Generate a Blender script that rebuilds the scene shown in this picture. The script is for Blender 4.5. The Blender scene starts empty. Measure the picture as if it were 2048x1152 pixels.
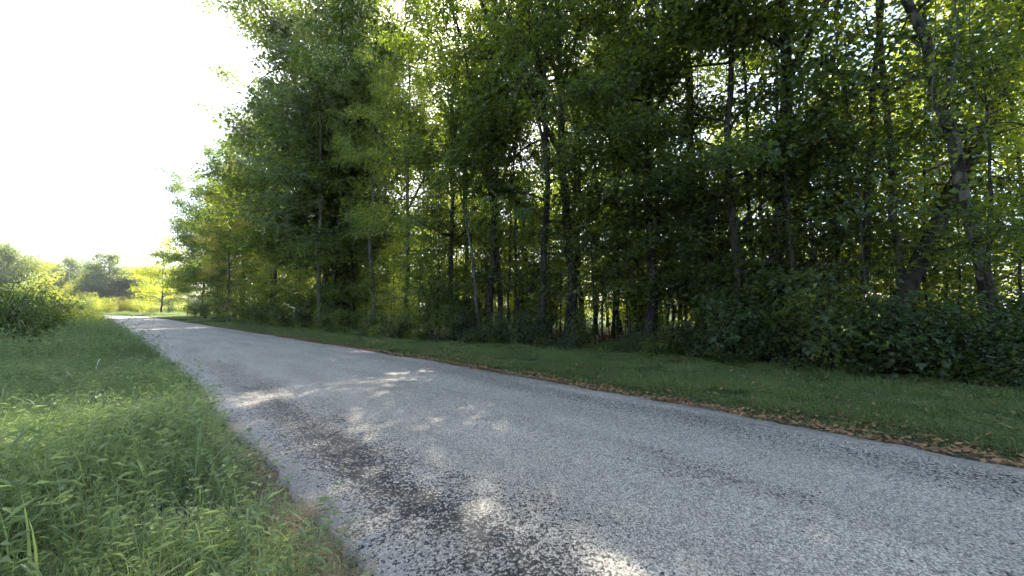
import bpy, math, random
import numpy as np

# ------------------------------------------------------------------ camera, sky, sun, exposure
S = bpy.context.scene
COL = S.collection
F = 780.0                       # focal length in pixels of a 2048 px wide picture
HOR = 615.0                     # row of the horizon
CAM_H = 1.5
SUN_AZ, SUN_EL = -8.5, 45.5     # degrees, azimuth from +Y towards +X

cam_d = bpy.data.cameras.new('camera')
cam = bpy.data.objects.new('camera', cam_d)
COL.objects.link(cam)
cam_d.sensor_width = 36.0
cam_d.lens = 36.0 * F / 2048.0
cam_d.clip_start = 0.05
cam_d.clip_end = 6000
cam.location = (0, 0, CAM_H)
cam.rotation_euler = (math.radians(90) + math.atan((HOR - 576) / F), 0, 0)
S.camera = cam

w = bpy.data.worlds.new('World')
S.world = w
w.use_nodes = True
nt = w.node_tree
bg = nt.nodes['Background']
sky = nt.nodes.new('ShaderNodeTexSky')
sky.sky_type = 'NISHITA'
sky.sun_disc = False
sky.sun_elevation = math.radians(SUN_EL)
sky.sun_rotation = math.radians(SUN_AZ)
sky.air_density = 1.0
sky.dust_density = 2.1
sky.ozone_density = 1.0
nt.links.new(sky.outputs[0], bg.inputs[0])
bg.inputs[1].default_value = 0.125

sl = bpy.data.lights.new('sun', 'SUN')
sl.energy = 5.0
sl.angle = math.radians(0.53)
sl.color = (1.0, 0.95, 0.86)
sun = bpy.data.objects.new('sun', sl)
COL.objects.link(sun)
a, e = math.radians(SUN_AZ), math.radians(SUN_EL)
sun.rotation_euler = (math.radians(90 - SUN_EL), 0, math.radians(180 - SUN_AZ))
sun.location = (0, 0, 60)

S.view_settings.view_transform = 'Standard'
S.view_settings.look = 'None'
S.view_settings.exposure = 2.0
S.view_settings.gamma = 1.0
S.render.engine = 'CYCLES'
cy = S.cycles
cy.max_bounces = 4
cy.diffuse_bounces = 3
cy.glossy_bounces = 1
cy.transmission_bounces = 3
cy.transparent_max_bounces = 4
cy.volume_bounces = 0
cy.use_light_tree = False
cy.caustics_reflective = False
cy.caustics_refractive = False
cy.use_denoising = True
cy.use_adaptive_sampling = True
cy.adaptive_threshold = .028
cy.adaptive_min_samples = 12
cy.sample_clamp_indirect = 6.0
cy.filter_width = 1.5

# ------------------------------------------------------------------ layout helpers
TH = math.radians(42.87)
DV = np.array([-math.sin(TH), math.cos(TH)])      # along the road
NV = np.array([math.cos(TH), math.sin(TH)])       # across it, towards the wood
CS = np.array([-40, -5, 3, 7, 10, 15, 18, 25, 35, 56, 67, 80, 90, 100, 110, 120, 135, 150], float)
CN = np.array([3.55, 3.52, 3.52, 3.43, 3.33, 3.0, 2.78, 2.28, 1.5, -.15, -1.05, -2.2, -3.4, -5.8, -10.5, -18, -34, -55], float)
HALF = 2.62
ES = np.array([-30, -1, 4.6, 11.8, 18, 32, 43, 69, 120], float)
EN = np.array([11.8, 11.7, 11.5, 10.4, 9.5, 8.4, 7.0, 5.3, 1.5], float)
_t = np.linspace(-40, 150, 381)
_k = np.exp(-np.linspace(-2, 2, 13) ** 2)
_k /= _k.sum()
_c = np.convolve(np.pad(np.interp(_t, CS, CN), 6, mode='reflect', reflect_type='odd'), _k, 'valid')


def cen(s):
    return np.interp(s, _t, _c)


def edge(s):
    return np.interp(s, ES, EN)


def sn(s, n):
    s = np.asarray(s, float); n = np.asarray(n, float)
    return np.stack([s * DV[0] + n * NV[0], s * DV[1] + n * NV[1]], -1)


def to_sn(x, y):
    return x * DV[0] + y * DV[1], x * NV[0] + y * NV[1]


def ground_at(px, Z):
    """ground point seen in column px at depth Z in front of the lens"""
    return np.array([(px - 1024) / F * Z, Z])


def in_wood(px, depth):
    """ground point in column px that lies depth metres behind the wood's edge"""
    lo, hi = 3.0, 140.0
    for _ in range(50):
        m = .5 * (lo + hi)
        q = ground_at(px, m)
        s, n = to_sn(q[0], q[1])
        if n - edge(s) < depth: lo = m
        else: hi = m
    return ground_at(px, lo)


def vnoise(x, y, seed=0):
    """cheap smooth 2-D value noise in -1..1"""
    x = np.asarray(x, float); y = np.asarray(y, float)
    xi = np.floor(x).astype(np.int64); yi = np.floor(y).astype(np.int64)
    fx = x - xi; fy = y - yi
    fx = fx * fx * (3 - 2 * fx); fy = fy * fy * (3 - 2 * fy)

    def h(i, j):
        v = np.sin(i * 127.1 + j * 311.7 + seed * 74.7) * 43758.5453
        return (v - np.floor(v)) * 2 - 1
    return (h(xi, yi) * (1 - fx) + h(xi + 1, yi) * fx) * (1 - fy) + (h(xi, yi + 1) * (1 - fx) + h(xi + 1, yi + 1) * fx) * fy


def ground_z(x, y):
    x = np.asarray(x, float); y = np.asarray(y, float)
    s, n = to_sn(x, y)
    t = n - cen(np.clip(s, -40, 150))
    at = np.abs(t)
    z = .035 * vnoise(x * .35, y * .35, 1) + .09 * vnoise(x * .09, y * .09, 2)
    z = z * np.clip((at - HALF - .5) / 2.5, 0, 1)
    z = z - .065 * np.clip((HALF + 1.0 - at) / .6, 0, 1)          # below the road slab
    z = z + .05 * np.clip((-t - HALF - .5) / 1.2, 0, 1)
    far = np.clip((np.hypot(x, y) - 130) / 300, 0, 1)
    return z + far * 0


# ------------------------------------------------------------------ mesh helpers
def mesh_from(name, V, tris=None, quads=None, mats=(), mat_idx=None, attrs=None, smooth=False):
    V = np.asarray(V, np.float32)
    me = bpy.data.meshes.new(name)
    nt_ = 0 if tris is None else len(tris)
    nq = 0 if quads is None else len(quads)
    loops = []
    starts = []
    if nt_:
        loops.append(np.asarray(tris, np.int32).ravel()); starts.append(np.arange(nt_, dtype=np.int32) * 3)
    if nq:
        loops.append(np.asarray(quads, np.int32).ravel()); starts.append(nt_ * 3 + np.arange(nq, dtype=np.int32) * 4)
    loops = np.concatenate(loops); starts = np.concatenate(starts)
    me.vertices.add(len(V)); me.vertices.foreach_set('co', V.ravel())
    me.loops.add(len(loops)); me.loops.foreach_set('vertex_index', loops)
    me.polygons.add(nt_ + nq); me.polygons.foreach_set('loop_start', starts)
    for m in mats: me.materials.append(m)
    if mat_idx is not None: me.polygons.foreach_set('material_index', np.asarray(mat_idx, np.int32))
    me.update(calc_edges=True)
    for k, v in (attrs or {}).items():
        at = me.attributes.new(k, 'FLOAT', 'POINT'); at.data.foreach_set('value', np.asarray(v, np.float32))
    me.polygons.foreach_set('use_smooth', np.full(nt_ + nq, bool(smooth)))
    return me


def obj(name, data, parent=None, loc=(0, 0, 0), rot=(0, 0, 0), scale=(1, 1, 1)):
    o = bpy.data.objects.new(name, data)
    COL.objects.link(o)
    o.location = loc; o.rotation_euler = rot; o.scale = scale
    if parent is not None: o.parent = parent
    return o


def tag(o, label=None, cat=None, group=None, kind=None):
    if label: o['label'] = label
    if cat: o['category'] = cat
    if group: o['group'] = group
    if kind: o['kind'] = kind
    return o


class Tubes:
    def __init__(self): self.V = []; self.Q = []; self.T = []; self.n = 0

    def add(self, pts, rad, sides=5):
        pts = np.asarray(pts, float); rad = np.asarray(rad, float); k = len(pts)
        tg = np.gradient(pts, axis=0)
        tg /= np.linalg.norm(tg, axis=1)[:, None] + 1e-9
        ref = np.array([0.31, 0.95, 0.02]) if abs(tg[:, 2]).mean() > .6 else np.array([0.05, 0.1, 1.0])
        u = np.cross(tg, ref); u /= np.linalg.norm(u, axis=1)[:, None] + 1e-9
        v = np.cross(tg, u)
        an = np.arange(sides) / sides * 2 * math.pi
        ring = pts[:, None] + rad[:, None, None] * (np.cos(an)[None, :, None] * u[:, None] + np.sin(an)[None, :, None] * v[:, None])
        self.V.append(ring.reshape(-1, 3))
        i = np.arange(k - 1)[:, None] * sides; j = np.arange(sides)[None]; j2 = (j + 1) % sides
        q = np.stack([i + j, i + j2, i + sides + j2, i + sides + j], -1).reshape(-1, 4) + self.n
        self.Q.append(q); self.n += k * sides

    def mesh(self, name, mat):
        return mesh_from(name, np.concatenate(self.V), quads=np.concatenate(self.Q), mats=[mat], smooth=True)


def norm(a): return a / (np.linalg.norm(a, axis=-1, keepdims=True) + 1e-9)


def leaf_arrays(P, D, N, L, W, fold=.25, curl=.15):
    """pointed leaf of two triangles folded on the midrib"""
    D = norm(D); R_ = norm(np.cross(D, N)); N = np.cross(R_, D)
    L = np.broadcast_to(L, len(P))[:, None]; W = np.broadcast_to(W, len(P))[:, None]
    b = P; t = P + D * L - N * (curl * L)
    m = P + D * L * .42
    l = m - R_ * W * .5 + N * W * fold; r = m + R_ * W * .5 + N * W * fold
    V = np.stack([b, r, t, l], 1).reshape(-1, 3)
    i = np.arange(len(P))[:, None] * 4
    T = np.concatenate([i + [0, 1, 2], i + [0, 2, 3]], 1).reshape(-1, 3)
    return V, T


def blade_arrays(P, D, UP, L, W, bend, seg=3):
    """arching grass blade: strip of seg quads narrowing to a tip"""
    n = len(P); D = norm(D); UP = norm(UP)
    R_ = norm(np.cross(D, UP))
    L = np.broadcast_to(L, n); W = np.broadcast_to(W, n); bend = np.broadcast_to(bend, n)
    rows = []
    pos = P.copy(); ang = np.zeros(n)
    for k in range(seg + 1):
        f = k / seg
        wd = W * (1 - f ** 1.8) * (.75 + .5 * min(1, f * 3)) * .5
        if k == seg: rows.append(pos[:, None])
        else: rows.append(np.stack([pos - R_ * wd[:, None], pos + R_ * wd[:, None]], 1))
        ang = bend * (f + .5 / seg)
        pos = pos + (UP * np.cos(ang)[:, None] + D * np.sin(ang)[:, None]) * (L / seg)[:, None]
    V = np.concatenate(rows, 1)
    m = V.shape[1]
    T = []
    for k in range(seg - 1):
        a0 = 2 * k
        T += [[a0, a0 + 1, a0 + 3], [a0, a0 + 3, a0 + 2]]
    a0 = 2 * (seg - 1)
    T += [[a0, a0 + 1, a0 + 2]]
    T = np.array(T)
    i = np.arange(n)[:, None, None] * m
    return V.reshape(-1, 3), (T[None] + i).reshape(-1, 3), m


# ------------------------------------------------------------------ materials
def new_mat(name):
    m = bpy.data.materials.new(name); m.use_nodes = True
    n = m.node_tree; n.nodes.clear()
    return m, n, n.nodes.new, n.links.new


def leaf_mat(name, c0, c1, trans, tfac=.45, rough=.45, spec=.35):
    """c0..c1: range of leaf colour, trans: colour of the light that passes through"""
    m, n, N, Lk = new_mat(name)
    at = N('ShaderNodeAttribute'); at.attribute_name = 'tint'
    oi = N('ShaderNodeObjectInfo')
    ad = N('ShaderNodeMath'); ad.operation = 'MULTIPLY_ADD'; ad.inputs[1].default_value = .7
    mo = N('ShaderNodeMath'); mo.operation = 'MULTIPLY_ADD'; mo.inputs[1].default_value = .5; mo.inputs[2].default_value = -.1
    Lk(oi.outputs['Random'], mo.inputs[0]); Lk(at.outputs['Fac'], ad.inputs[0]); Lk(mo.outputs[0], ad.inputs[2])
    mix = N('ShaderNodeMix'); mix.data_type = 'RGBA'; mix.clamp_factor = False
    Lk(ad.outputs[0], mix.inputs['Factor'])
    mix.inputs['A'].default_value = (*c0, 1); mix.inputs['B'].default_value = (*c1, 1)
    d = N('ShaderNodeBsdfDiffuse'); Lk(mix.outputs['Result'], d.inputs['Color'])
    mt = N('ShaderNodeMix'); mt.data_type = 'RGBA'; mt.clamp_factor = False
    mt.inputs['A'].default_value = (trans[0] * .5, trans[1] * .62, trans[2] * .8, 1)
    mt.inputs['B'].default_value = (trans[0] * 1.4, trans[1] * 1.3, trans[2] * 1.3, 1)
    Lk(ad.outputs[0], mt.inputs['Factor'])
    tr = N('ShaderNodeBsdfTranslucent'); Lk(mt.outputs['Result'], tr.inputs['Color'])
    ms = N('ShaderNodeMixShader'); ms.inputs[0].default_value = tfac
    Lk(d.outputs[0], ms.inputs[1]); Lk(tr.outputs[0], ms.inputs[2])
    gl = N('ShaderNodeBsdfGlossy'); gl.inputs['Roughness'].default_value = rough; gl.inputs['Color'].default_value = (1, 1, .97, 1)
    lw = N('ShaderNodeLayerWeight'); lw.inputs['Blend'].default_value = .5
    pw = N('ShaderNodeMath'); pw.operation = 'POWER'; pw.inputs[1].default_value = 3; Lk(lw.outputs['Facing'], pw.inputs[0])
    fr = N('ShaderNodeMath'); fr.operation = 'MULTIPLY_ADD'; fr.inputs[1].default_value = spec; fr.inputs[2].default_value = .1 * spec
    Lk(pw.outputs[0], fr.inputs[0])
    m2 = N('ShaderNodeMixShader'); Lk(fr.outputs[0], m2.inputs[0]); Lk(ms.outputs[0], m2.inputs[1]); Lk(gl.outputs[0], m2.inputs[2])
    o = N('ShaderNodeOutputMaterial'); Lk(m2.outputs[0], o.inputs[0])
    return m


def bark_mat(name, c0, c1, scale=9, patch=None):
    m, n, N, Lk = new_mat(name)
    tc = N('ShaderNodeTexCoord'); mp = N('ShaderNodeMapping'); mp.inputs['Scale'].default_value = (1, 1, .18)
    Lk(tc.outputs['Object'], mp.inputs[0])
    no = N('ShaderNodeTexNoise'); no.inputs['Scale'].default_value = scale; no.inputs['Detail'].default_value = 6
    Lk(mp.outputs[0], no.inputs['Vector'])
    cr = N('ShaderNodeValToRGB'); cr.color_ramp.elements[0].position = .35; cr.color_ramp.elements[1].position = .68
    cr.color_ramp.elements[0].color = (*c0, 1); cr.color_ramp.elements[1].color = (*c1, 1)
    Lk(no.outputs['Fac'], cr.inputs[0])
    col = cr.outputs[0]
    if patch:
        n2 = N('ShaderNodeTexNoise'); n2.inputs['Scale'].default_value = 3.2; n2.inputs['Detail'].default_value = 3
        Lk(tc.outputs['Object'], n2.inputs['Vector'])
        c2 = N('ShaderNodeValToRGB'); c2.color_ramp.elements[0].position = .48; c2.color_ramp.elements[1].position = .56
        Lk(n2.outputs['Fac'], c2.inputs[0])
        mx = N('ShaderNodeMix'); mx.data_type = 'RGBA'; mx.inputs['B'].default_value = (*patch, 1)
        Lk(c2.outputs[0], mx.inputs['Factor']); Lk(col, mx.inputs['A']); col = mx.outputs['Result']
    p = N('ShaderNodeBsdfPrincipled'); p.inputs['Roughness'].default_value = .9; p.inputs['Specular IOR Level'].default_value = .15
    Lk(col, p.inputs['Base Color'])
    b = N('ShaderNodeBump'); b.inputs['Strength'].default_value = .9; b.inputs['Distance'].default_value = .03
    Lk(no.outputs['Fac'], b.inputs['Height']); Lk(b.outputs[0], p.inputs['Normal'])
    o = N('ShaderNodeOutputMaterial'); Lk(p.outputs[0], o.inputs[0])
    return m


LEAF = {
    'dark': leaf_mat('leaf_dark_green', (.015, .031, .009), (.034, .057, .016), (.3, .4, .022), tfac=.47, spec=.25),
    'mid': leaf_mat('leaf_mid_green', (.021, .039, .0095), (.047, .073, .018), (.44, .54, .03), tfac=.5, spec=.25),
    'blue': leaf_mat('leaf_grey_green', (.045, .068, .034), (.085, .115, .055), (.22, .32, .045), rough=.4),
    'yellow': leaf_mat('leaf_turning_yellow', (.19, .165, .02), (.34, .28, .035), (.6, .53, .03), tfac=.5),
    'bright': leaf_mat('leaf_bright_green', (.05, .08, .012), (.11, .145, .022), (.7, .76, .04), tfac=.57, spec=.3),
    'brown': leaf_mat('seed_brown', (.09, .045, .025), (.17, .09, .05), (.2, .1, .05), tfac=.2),
    'shrub': leaf_mat('leaf_shrub_green', (.022, .042, .01), (.058, .09, .022), (.22, .32, .03), tfac=.45, spec=.3),
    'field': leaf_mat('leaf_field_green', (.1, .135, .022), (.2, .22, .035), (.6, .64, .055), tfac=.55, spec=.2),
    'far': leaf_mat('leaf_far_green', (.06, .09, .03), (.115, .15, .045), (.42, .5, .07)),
    'weed': leaf_mat('leaf_weed_green', (.155, .21, .085), (.4, .45, .22), (.3, .4, .1), tfac=.4, rough=.55, spec=.14),
    'lawn': leaf_mat('grass_lawn_green', (.075, .11, .028), (.19, .225, .06), (.25, .32, .05), tfac=.35, rough=.55, spec=.2),
    'pale': leaf_mat('grass_pale_green', (.2, .27, .16), (.36, .44, .28), (.25, .35, .1), tfac=.3, rough=.35, spec=.5),
    'straw': leaf_mat('straw_dry', (.22, .16, .08), (.4, .31, .18), (.2, .14, .06), tfac=.2, rough=.7, spec=.12),
    'litter': leaf_mat('leaf_fallen_brown', (.12, .058, .025), (.42, .23, .1), (.2, .1, .03), tfac=.15, rough=.7, spec=.12),
}
BARK = {
    'dark': bark_mat('bark_dark', (.028, .023, .018), (.085, .07, .055)),
    'grey': bark_mat('bark_grey', (.06, .052, .044), (.17, .15, .13)),
    'pale': bark_mat('bark_pale', (.065, .06, .048), (.2, .18, .15), patch=(.04, .034, .026)),
}


# ------------------------------------------------------------------ trees
LEAFN = []


def tree_data(name, seed, H, r0, cb, R, nlimb, nsec, per, L, W, leaf, bark='dark', lean=(0, 0), bow=0.0,
              mode='spray', droop=.25, cl=(.34, .17), side=None, seeds=0, low=0, trunk_sides=10, spread=1.0, leaders=0):
    """one kind of tree: returns (trunk mesh, crown mesh, extra crown mesh or None)"""
    rg = np.random.default_rng(seed)
    tb = Tubes()
    k = 18

    def stem(p0, H_, r_, lean_, bow_, top_r, ks, bz=0.):
        f = np.linspace(0, 1, ks) ** 1.1
        wob = np.cumsum(rg.normal(0, .03 * H_ / ks * 2.2, (ks, 2)), 0); wob -= wob[0]
        q = np.stack([p0[0] + wob[:, 0] + lean_[0] * H_ * f + bow_ * H_ * np.sin(f * math.pi) * .5,
                      p0[1] + wob[:, 1] + lean_[1] * H_ * f, p0[2] + H_ * f], 1)
        zz_ = H_ * f
        rr_ = r_ * ((1 - f) ** .8 * (1 - top_r) + top_r) * (1 + bz * np.exp(-zz_ / (r_ * 2.2)))
        return q, rr_
    fork = leaders > 0
    path, rad = stem(np.zeros(3), H * (.88 if fork else 1.0), r0, lean, bow, .06, k, .55)
    path[0, 2] = -.25
    stems = [(path, rad)]
    tb.add(path, rad, trunk_sides)
    for q in range(leaders):
        fz = rg.uniform(.38, .62); b_ = np.array([np.interp(fz, np.linspace(0, 1, k), path[:, i_]) for i_ in range(3)])
        rb_ = np.interp(fz, np.linspace(0, 1, k), rad) * rg.uniform(.55, .8)
        la = rg.uniform(0, 6.28) + q * 2.2; lt_ = rg.uniform(.28, .6)
        lp, lr = stem(b_, (H - b_[2]) * rg.uniform(.75, .97), rb_, (math.cos(la) * lt_, math.sin(la) * lt_), rg.normal(0, .05), .08, 11)
        tb.add(lp, lr, 7); stems.append((lp, lr))
    C = []; CD = []; CS_ = []
    az = rg.uniform(0, 6.28)
    us = np.sort(rg.uniform(0, 1, nlimb) ** .9)
    zs = [(cb + (H * .97 - cb) * u, u, 1.0) for u in us]
    zs += [(rg.uniform(min(1.6, cb * .4), cb), 0.0, rg.uniform(.3, .6)) for _ in range(low)]
    for zz, u, sc in zs:
        az += 2.4 + rg.normal(0, .5)
        ok = [t_ for t_ in stems if t_[0][0, 2] - .3 <= zz <= t_[0][-1, 2]] or [stems[0]]
        pa, ra = ok[int(rg.integers(len(ok)))]
        zc = min(zz, pa[-1, 2])
        p0 = np.array([np.interp(zc, pa[:, 2], pa[:, 0]), np.interp(zc, pa[:, 2], pa[:, 1]), zc]); rt = np.interp(zc, pa[:, 2], ra)
        prof = (.62 + .38 * math.sin(math.pi * min(1, u * 1.1))) * (1 - u ** 3.5) ** .7 + .14
        ln = R * prof * rg.uniform(.7, 1.2) * sc * (.8 if pa is not stems[0][0] else 1)
        if side is not None:
            ln *= 1 + .35 * math.cos(az - side)
        el = math.radians(14 + 38 * u + rg.normal(0, 13))
        m = 7
        ff = np.linspace(0, 1, m)
        ang = az + np.cumsum(rg.normal(0, .2, m))
        elv = el + np.cumsum(rg.normal(0, .16, m)) - droop * ff ** 2
        st = np.stack([np.cos(ang) * np.cos(elv), np.sin(ang) * np.cos(elv), np.sin(elv)], 1) * ln / (m - 1)
        pts = np.concatenate([[p0], p0 + np.cumsum(st[1:], 0)])
        rl = min(rt * .5, .02 + ln * .014) * (1 - ff * .85)
        tb.add(pts, rl, 5)
        ns = max(2, int(nsec * (ln / R) ** .8 + .5))
        for q in range(ns):
            fq = .16 + .84 * (q + rg.uniform(0, 1)) / ns
            b = np.array([np.interp(fq, ff, pts[:, i]) for i in range(3)])
            da = (1 if q % 2 else -1) * rg.uniform(.45, 1.3)
            a2 = np.interp(fq, ff, ang) + da * (1 if fq < .92 else .3)
            e2 = np.interp(fq, ff, elv) + rg.normal(.05, .35)
            l2 = ln * rg.uniform(.24, .48) * (1.15 - .5 * fq) + .3
            d2 = np.array([math.cos(a2) * math.cos(e2), math.sin(a2) * math.cos(e2), math.sin(e2)])
            f3 = np.linspace(0, 1, 4)[:, None]
            p2 = b + d2 * l2 * f3 - np.array([0, 0, droop * .35 * l2]) * f3 ** 2 + rg.normal(0, .05, (4, 3)) * f3
            tb.add(p2, np.linspace(max(.006, rl[0] * .3), .004, 4), 3)
            nc = max(1, int(l2 / .36 + .5))
            for c in range(nc):
                fc = (c + 1) / nc
                C.append(p2[0] + (p2[3] - p2[0]) * fc + rg.normal(0, .14, 3)); CD.append(d2); CS_.append(1.0)
    C = np.array(C); CD = np.array(CD)
    n = len(C)
    if mode == 'spray':
        cid = np.repeat(np.arange(n), rg.poisson(per, n))
        g = rg.normal(0, 1, (len(cid), 3)) * np.array([cl[0], cl[0], cl[1]]) * spread
        g *= np.minimum(1, 1.45 / (np.linalg.norm(g / np.array([cl[0], cl[0], cl[1]]), axis=1, keepdims=True) + 1e-6))
        P = C[cid] + g
        out = g * np.array([1, 1, .3]) + CD[cid] * .35 * cl[0] + rg.normal(0, .25, (len(cid), 3)) * cl[0]
        D = norm(out) + np.array([0, 0, -.35]) + rg.normal(0, .25, (len(cid), 3))
        cn = norm(np.array([0, 0, 1.0]) + rg.normal(0, .45, (n, 3)))
        Nn = cn[cid] + rg.normal(0, .55, (len(cid), 3))
        tint = np.clip(.5 + .22 * rg.normal(0, 1, n)[cid] + .2 * rg.normal(0, 1, len(cid)), 0, 1)
        sz = rg.uniform(.65, 1.2, len(cid))
    else:                                   # fronds: leaflets in two rows on a drooping stalk
        nf = max(2, int(per / 14)); nl = 14
        fid = np.repeat(np.arange(n), nf)
        fa = rg.uniform(0, 6.28, len(fid)); base = C[fid] + rg.normal(0, .18, (len(fid), 3))
        fd = np.stack([np.cos(fa), np.sin(fa), rg.uniform(-.3, .25, len(fid))], 1) + CD[fid] * .8
        fd = norm(fd); fl = rg.uniform(.4, .75, len(fid))
        tt = (np.arange(nl) // 2 + .8) / (nl / 2)
        sd = np.where(np.arange(nl) % 2, 1.0, -1.0)
        P = base[:, None] + fd[:, None] * (fl[:, None] * tt[None])[..., None]
        P[..., 2] -= (fl[:, None] * .55 * tt[None] ** 2)
        sv = norm(np.cross(fd, [0, 0, 1.0]))
        D = sv[:, None] * sd[None, :, None] + fd[:, None] * .45 + np.array([0, 0, -.55]) + rg.normal(0, .12, P.shape)
        P = P.reshape(-1, 3); D = D.reshape(-1, 3)
        Nn = np.array([0, 0, 1.0]) + rg.normal(0, .3, P.shape) + np.repeat(fd, nl, 0) * .4
        tint = np.repeat(np.clip(.5 + .25 * rg.normal(0, 1, len(fid)), 0, 1), nl)
        sz = rg.uniform(.8, 1.1, len(P))
    LEAFN.append((name, len(P)))
    V, T = leaf_arrays(P, D, Nn, L * sz, W * sz)
    crown = mesh_from(name + '_crown', V, tris=T, mats=[LEAF[leaf]], attrs={'tint': np.repeat(tint, 4)})
    ex = None
    if seeds:
        ids = rg.choice(n, seeds)
        P = (C[ids][:, None] + rg.normal(0, .16, (seeds, 40, 3))).reshape(-1, 3)
        V, T = leaf_arrays(P, rg.normal(0, 1, P.shape) + [0, 0, -1], rg.normal(0, 1, P.shape), .06, .035)
        ex = mesh_from(name + '_seeds', V, tris=T, mats=[LEAF['brown']], attrs={'tint': np.repeat(rg.uniform(0, 1, len(P)), 4)})
    return tb.mesh(name + '_trunk', BARK[bark]), crown, ex


def lobed_leaf_mesh(name, P, D, Nn, L, leaf, rg):
    """broad three-to-five lobed leaves for bushes close to the road"""
    n = len(P)
    shape = np.array([[0, 0, 0], [.12, .36, .06], [.42, .5, .03], [.5, .24, .05], [1.0, 0, -.16],
                      [.5, -.24, .05], [.42, -.5, .03], [.12, -.36, .06], [.45, 0, -.02]])
    D = norm(D); R_ = norm(np.cross(D, Nn)); N_ = np.cross(R_, D)
    L = np.broadcast_to(L, n)
    V = P[:, None] + L[:, None, None] * (shape[None, :, 0:1] * D[:, None] + shape[None, :, 1:2] * R_[:, None] + shape[None, :, 2:3] * N_[:, None])
    tri = np.array([[8, i, (i + 1) % 8] for i in range(8)])
    T = (tri[None] + np.arange(n)[:, None, None] * 9).reshape(-1, 3)
    tint = np.repeat(np.clip(rg.normal(.5, .27, n), 0, 1), 9)
    return mesh_from(name, V.reshape(-1, 3), tris=T, mats=[LEAF[leaf]], attrs={'tint': tint})


def shrub_data(name, seed, H, R, nstem, per, L, W, leaf, lobed=False, bark='dark', top=.25):
    """many-stemmed bush: returns (stems mesh, foliage mesh)"""
    rg = np.random.default_rng(seed)
    tb = Tubes(); C = []; CD = []
    for i in range(nstem):
        az = rg.uniform(0, 6.28); tilt = rg.uniform(.05, .75)
        h = H * rg.uniform(.55, 1.05) * (1 - .25 * tilt)
        m = 6; ff = np.linspace(0, 1, m)
        rr = R * tilt * 1.15
        pts = np.stack([np.cos(az) * rr * ff ** .8, np.sin(az) * rr * ff ** .8, h * ff ** .9], 1) + np.cumsum(rg.normal(0, .035, (m, 3)), 0)
        pts[0] = [rg.normal(0, .12), rg.normal(0, .12), -.1]
        tb.add(pts, np.linspace(.022, .006, m), 4)
        for q in range(7):
            fq = rg.uniform(top, 1)
            b = np.array([np.interp(fq, ff, pts[:, j]) for j in range(3)])
            a2 = az + rg.normal(0, 1.1); d2 = np.array([math.cos(a2), math.sin(a2), rg.normal(.1, .3)])
            l2 = R * rg.uniform(.2, .5)
            tb.add([b, b + d2 * l2 * .5 + [0, 0, .03], b + d2 * l2], [.008, .006, .004], 3)
            for c in (.45, .75, 1.0): C.append(b + d2 * l2 * c); CD.append(d2)
    C = np.array(C); CD = np.array(CD); n = len(C)
    cid = np.repeat(np.arange(n), rg.poisson(per, n))
    g = rg.normal(0, 1, (len(cid), 3)) * [.2, .2, .12] * (L / .09) ** .5
    P = C[cid] + g
    P[:, 2] = np.maximum(P[:, 2], .04 + rg.uniform(0, .1, len(P)))
    D = norm(g) + CD[cid] * .4 + [0, 0, -.4] + rg.normal(0, .2, g.shape)
    Nn = np.array([0, 0, 1.0]) + norm(P * [1, 1, 0]) * .5 + rg.normal(0, .45, g.shape)
    if lobed:
        fo = lobed_leaf_mesh(name + '_foliage', P, D, Nn, L * rg.lognormal(-.1, .32, len(P)), leaf, rg)
    else:
        sz = rg.uniform(.65, 1.25, len(P))
        V, T = leaf_arrays(P, D, Nn, L * sz, W * sz)
        tint = np.clip(.5 + .2 * rg.normal(0, 1, n)[cid] + .2 * rg.normal(0, 1, len(P)), 0, 1)
        fo = mesh_from(name + '_foliage', V, tris=T, mats=[LEAF[leaf]], attrs={'tint': np.repeat(tint, 4)})
    return tb.mesh(name + '_stems', BARK[bark]), fo


def tree(kind, xy, rz, sc, name, label, cat='tree', group=None, lean=(0, 0), leaf=None, bark=None):
    tr, cr, ex = kind
    z = float(ground_z(xy[0], xy[1]))
    root = obj(name, None, None, (xy[0], xy[1], z), (lean[0], lean[1], rz), (sc, sc, sc))
    root.empty_display_size = .3
    tag(root, label, cat, group)
    t = obj('trunk', tr, root)
    c = obj('crown', cr, root)
    for o, m in ((c, leaf and LEAF[leaf]), (t, bark and BARK[bark])):
        if m:
            o.material_slots[0].link = 'OBJECT'; o.material_slots[0].material = m
    if ex: obj('seed_clusters', ex, root)
    return root


def shrub(kind, xy, rz, sc, name, label, cat='shrub', group=None, leaf=None, sz=None):
    z = float(ground_z(xy[0], xy[1]))
    root = obj(name, None, None, (xy[0], xy[1], z), (0, 0, rz), (sc, sc, sz or sc))
    root.empty_display_size = .2
    tag(root, label, cat, group)
    obj('stems', kind[0], root)
    f = obj('foliage', kind[1], root)
    if leaf:
        f.material_slots[0].link = 'OBJECT'; f.material_slots[0].material = LEAF[leaf]
    return root


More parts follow.
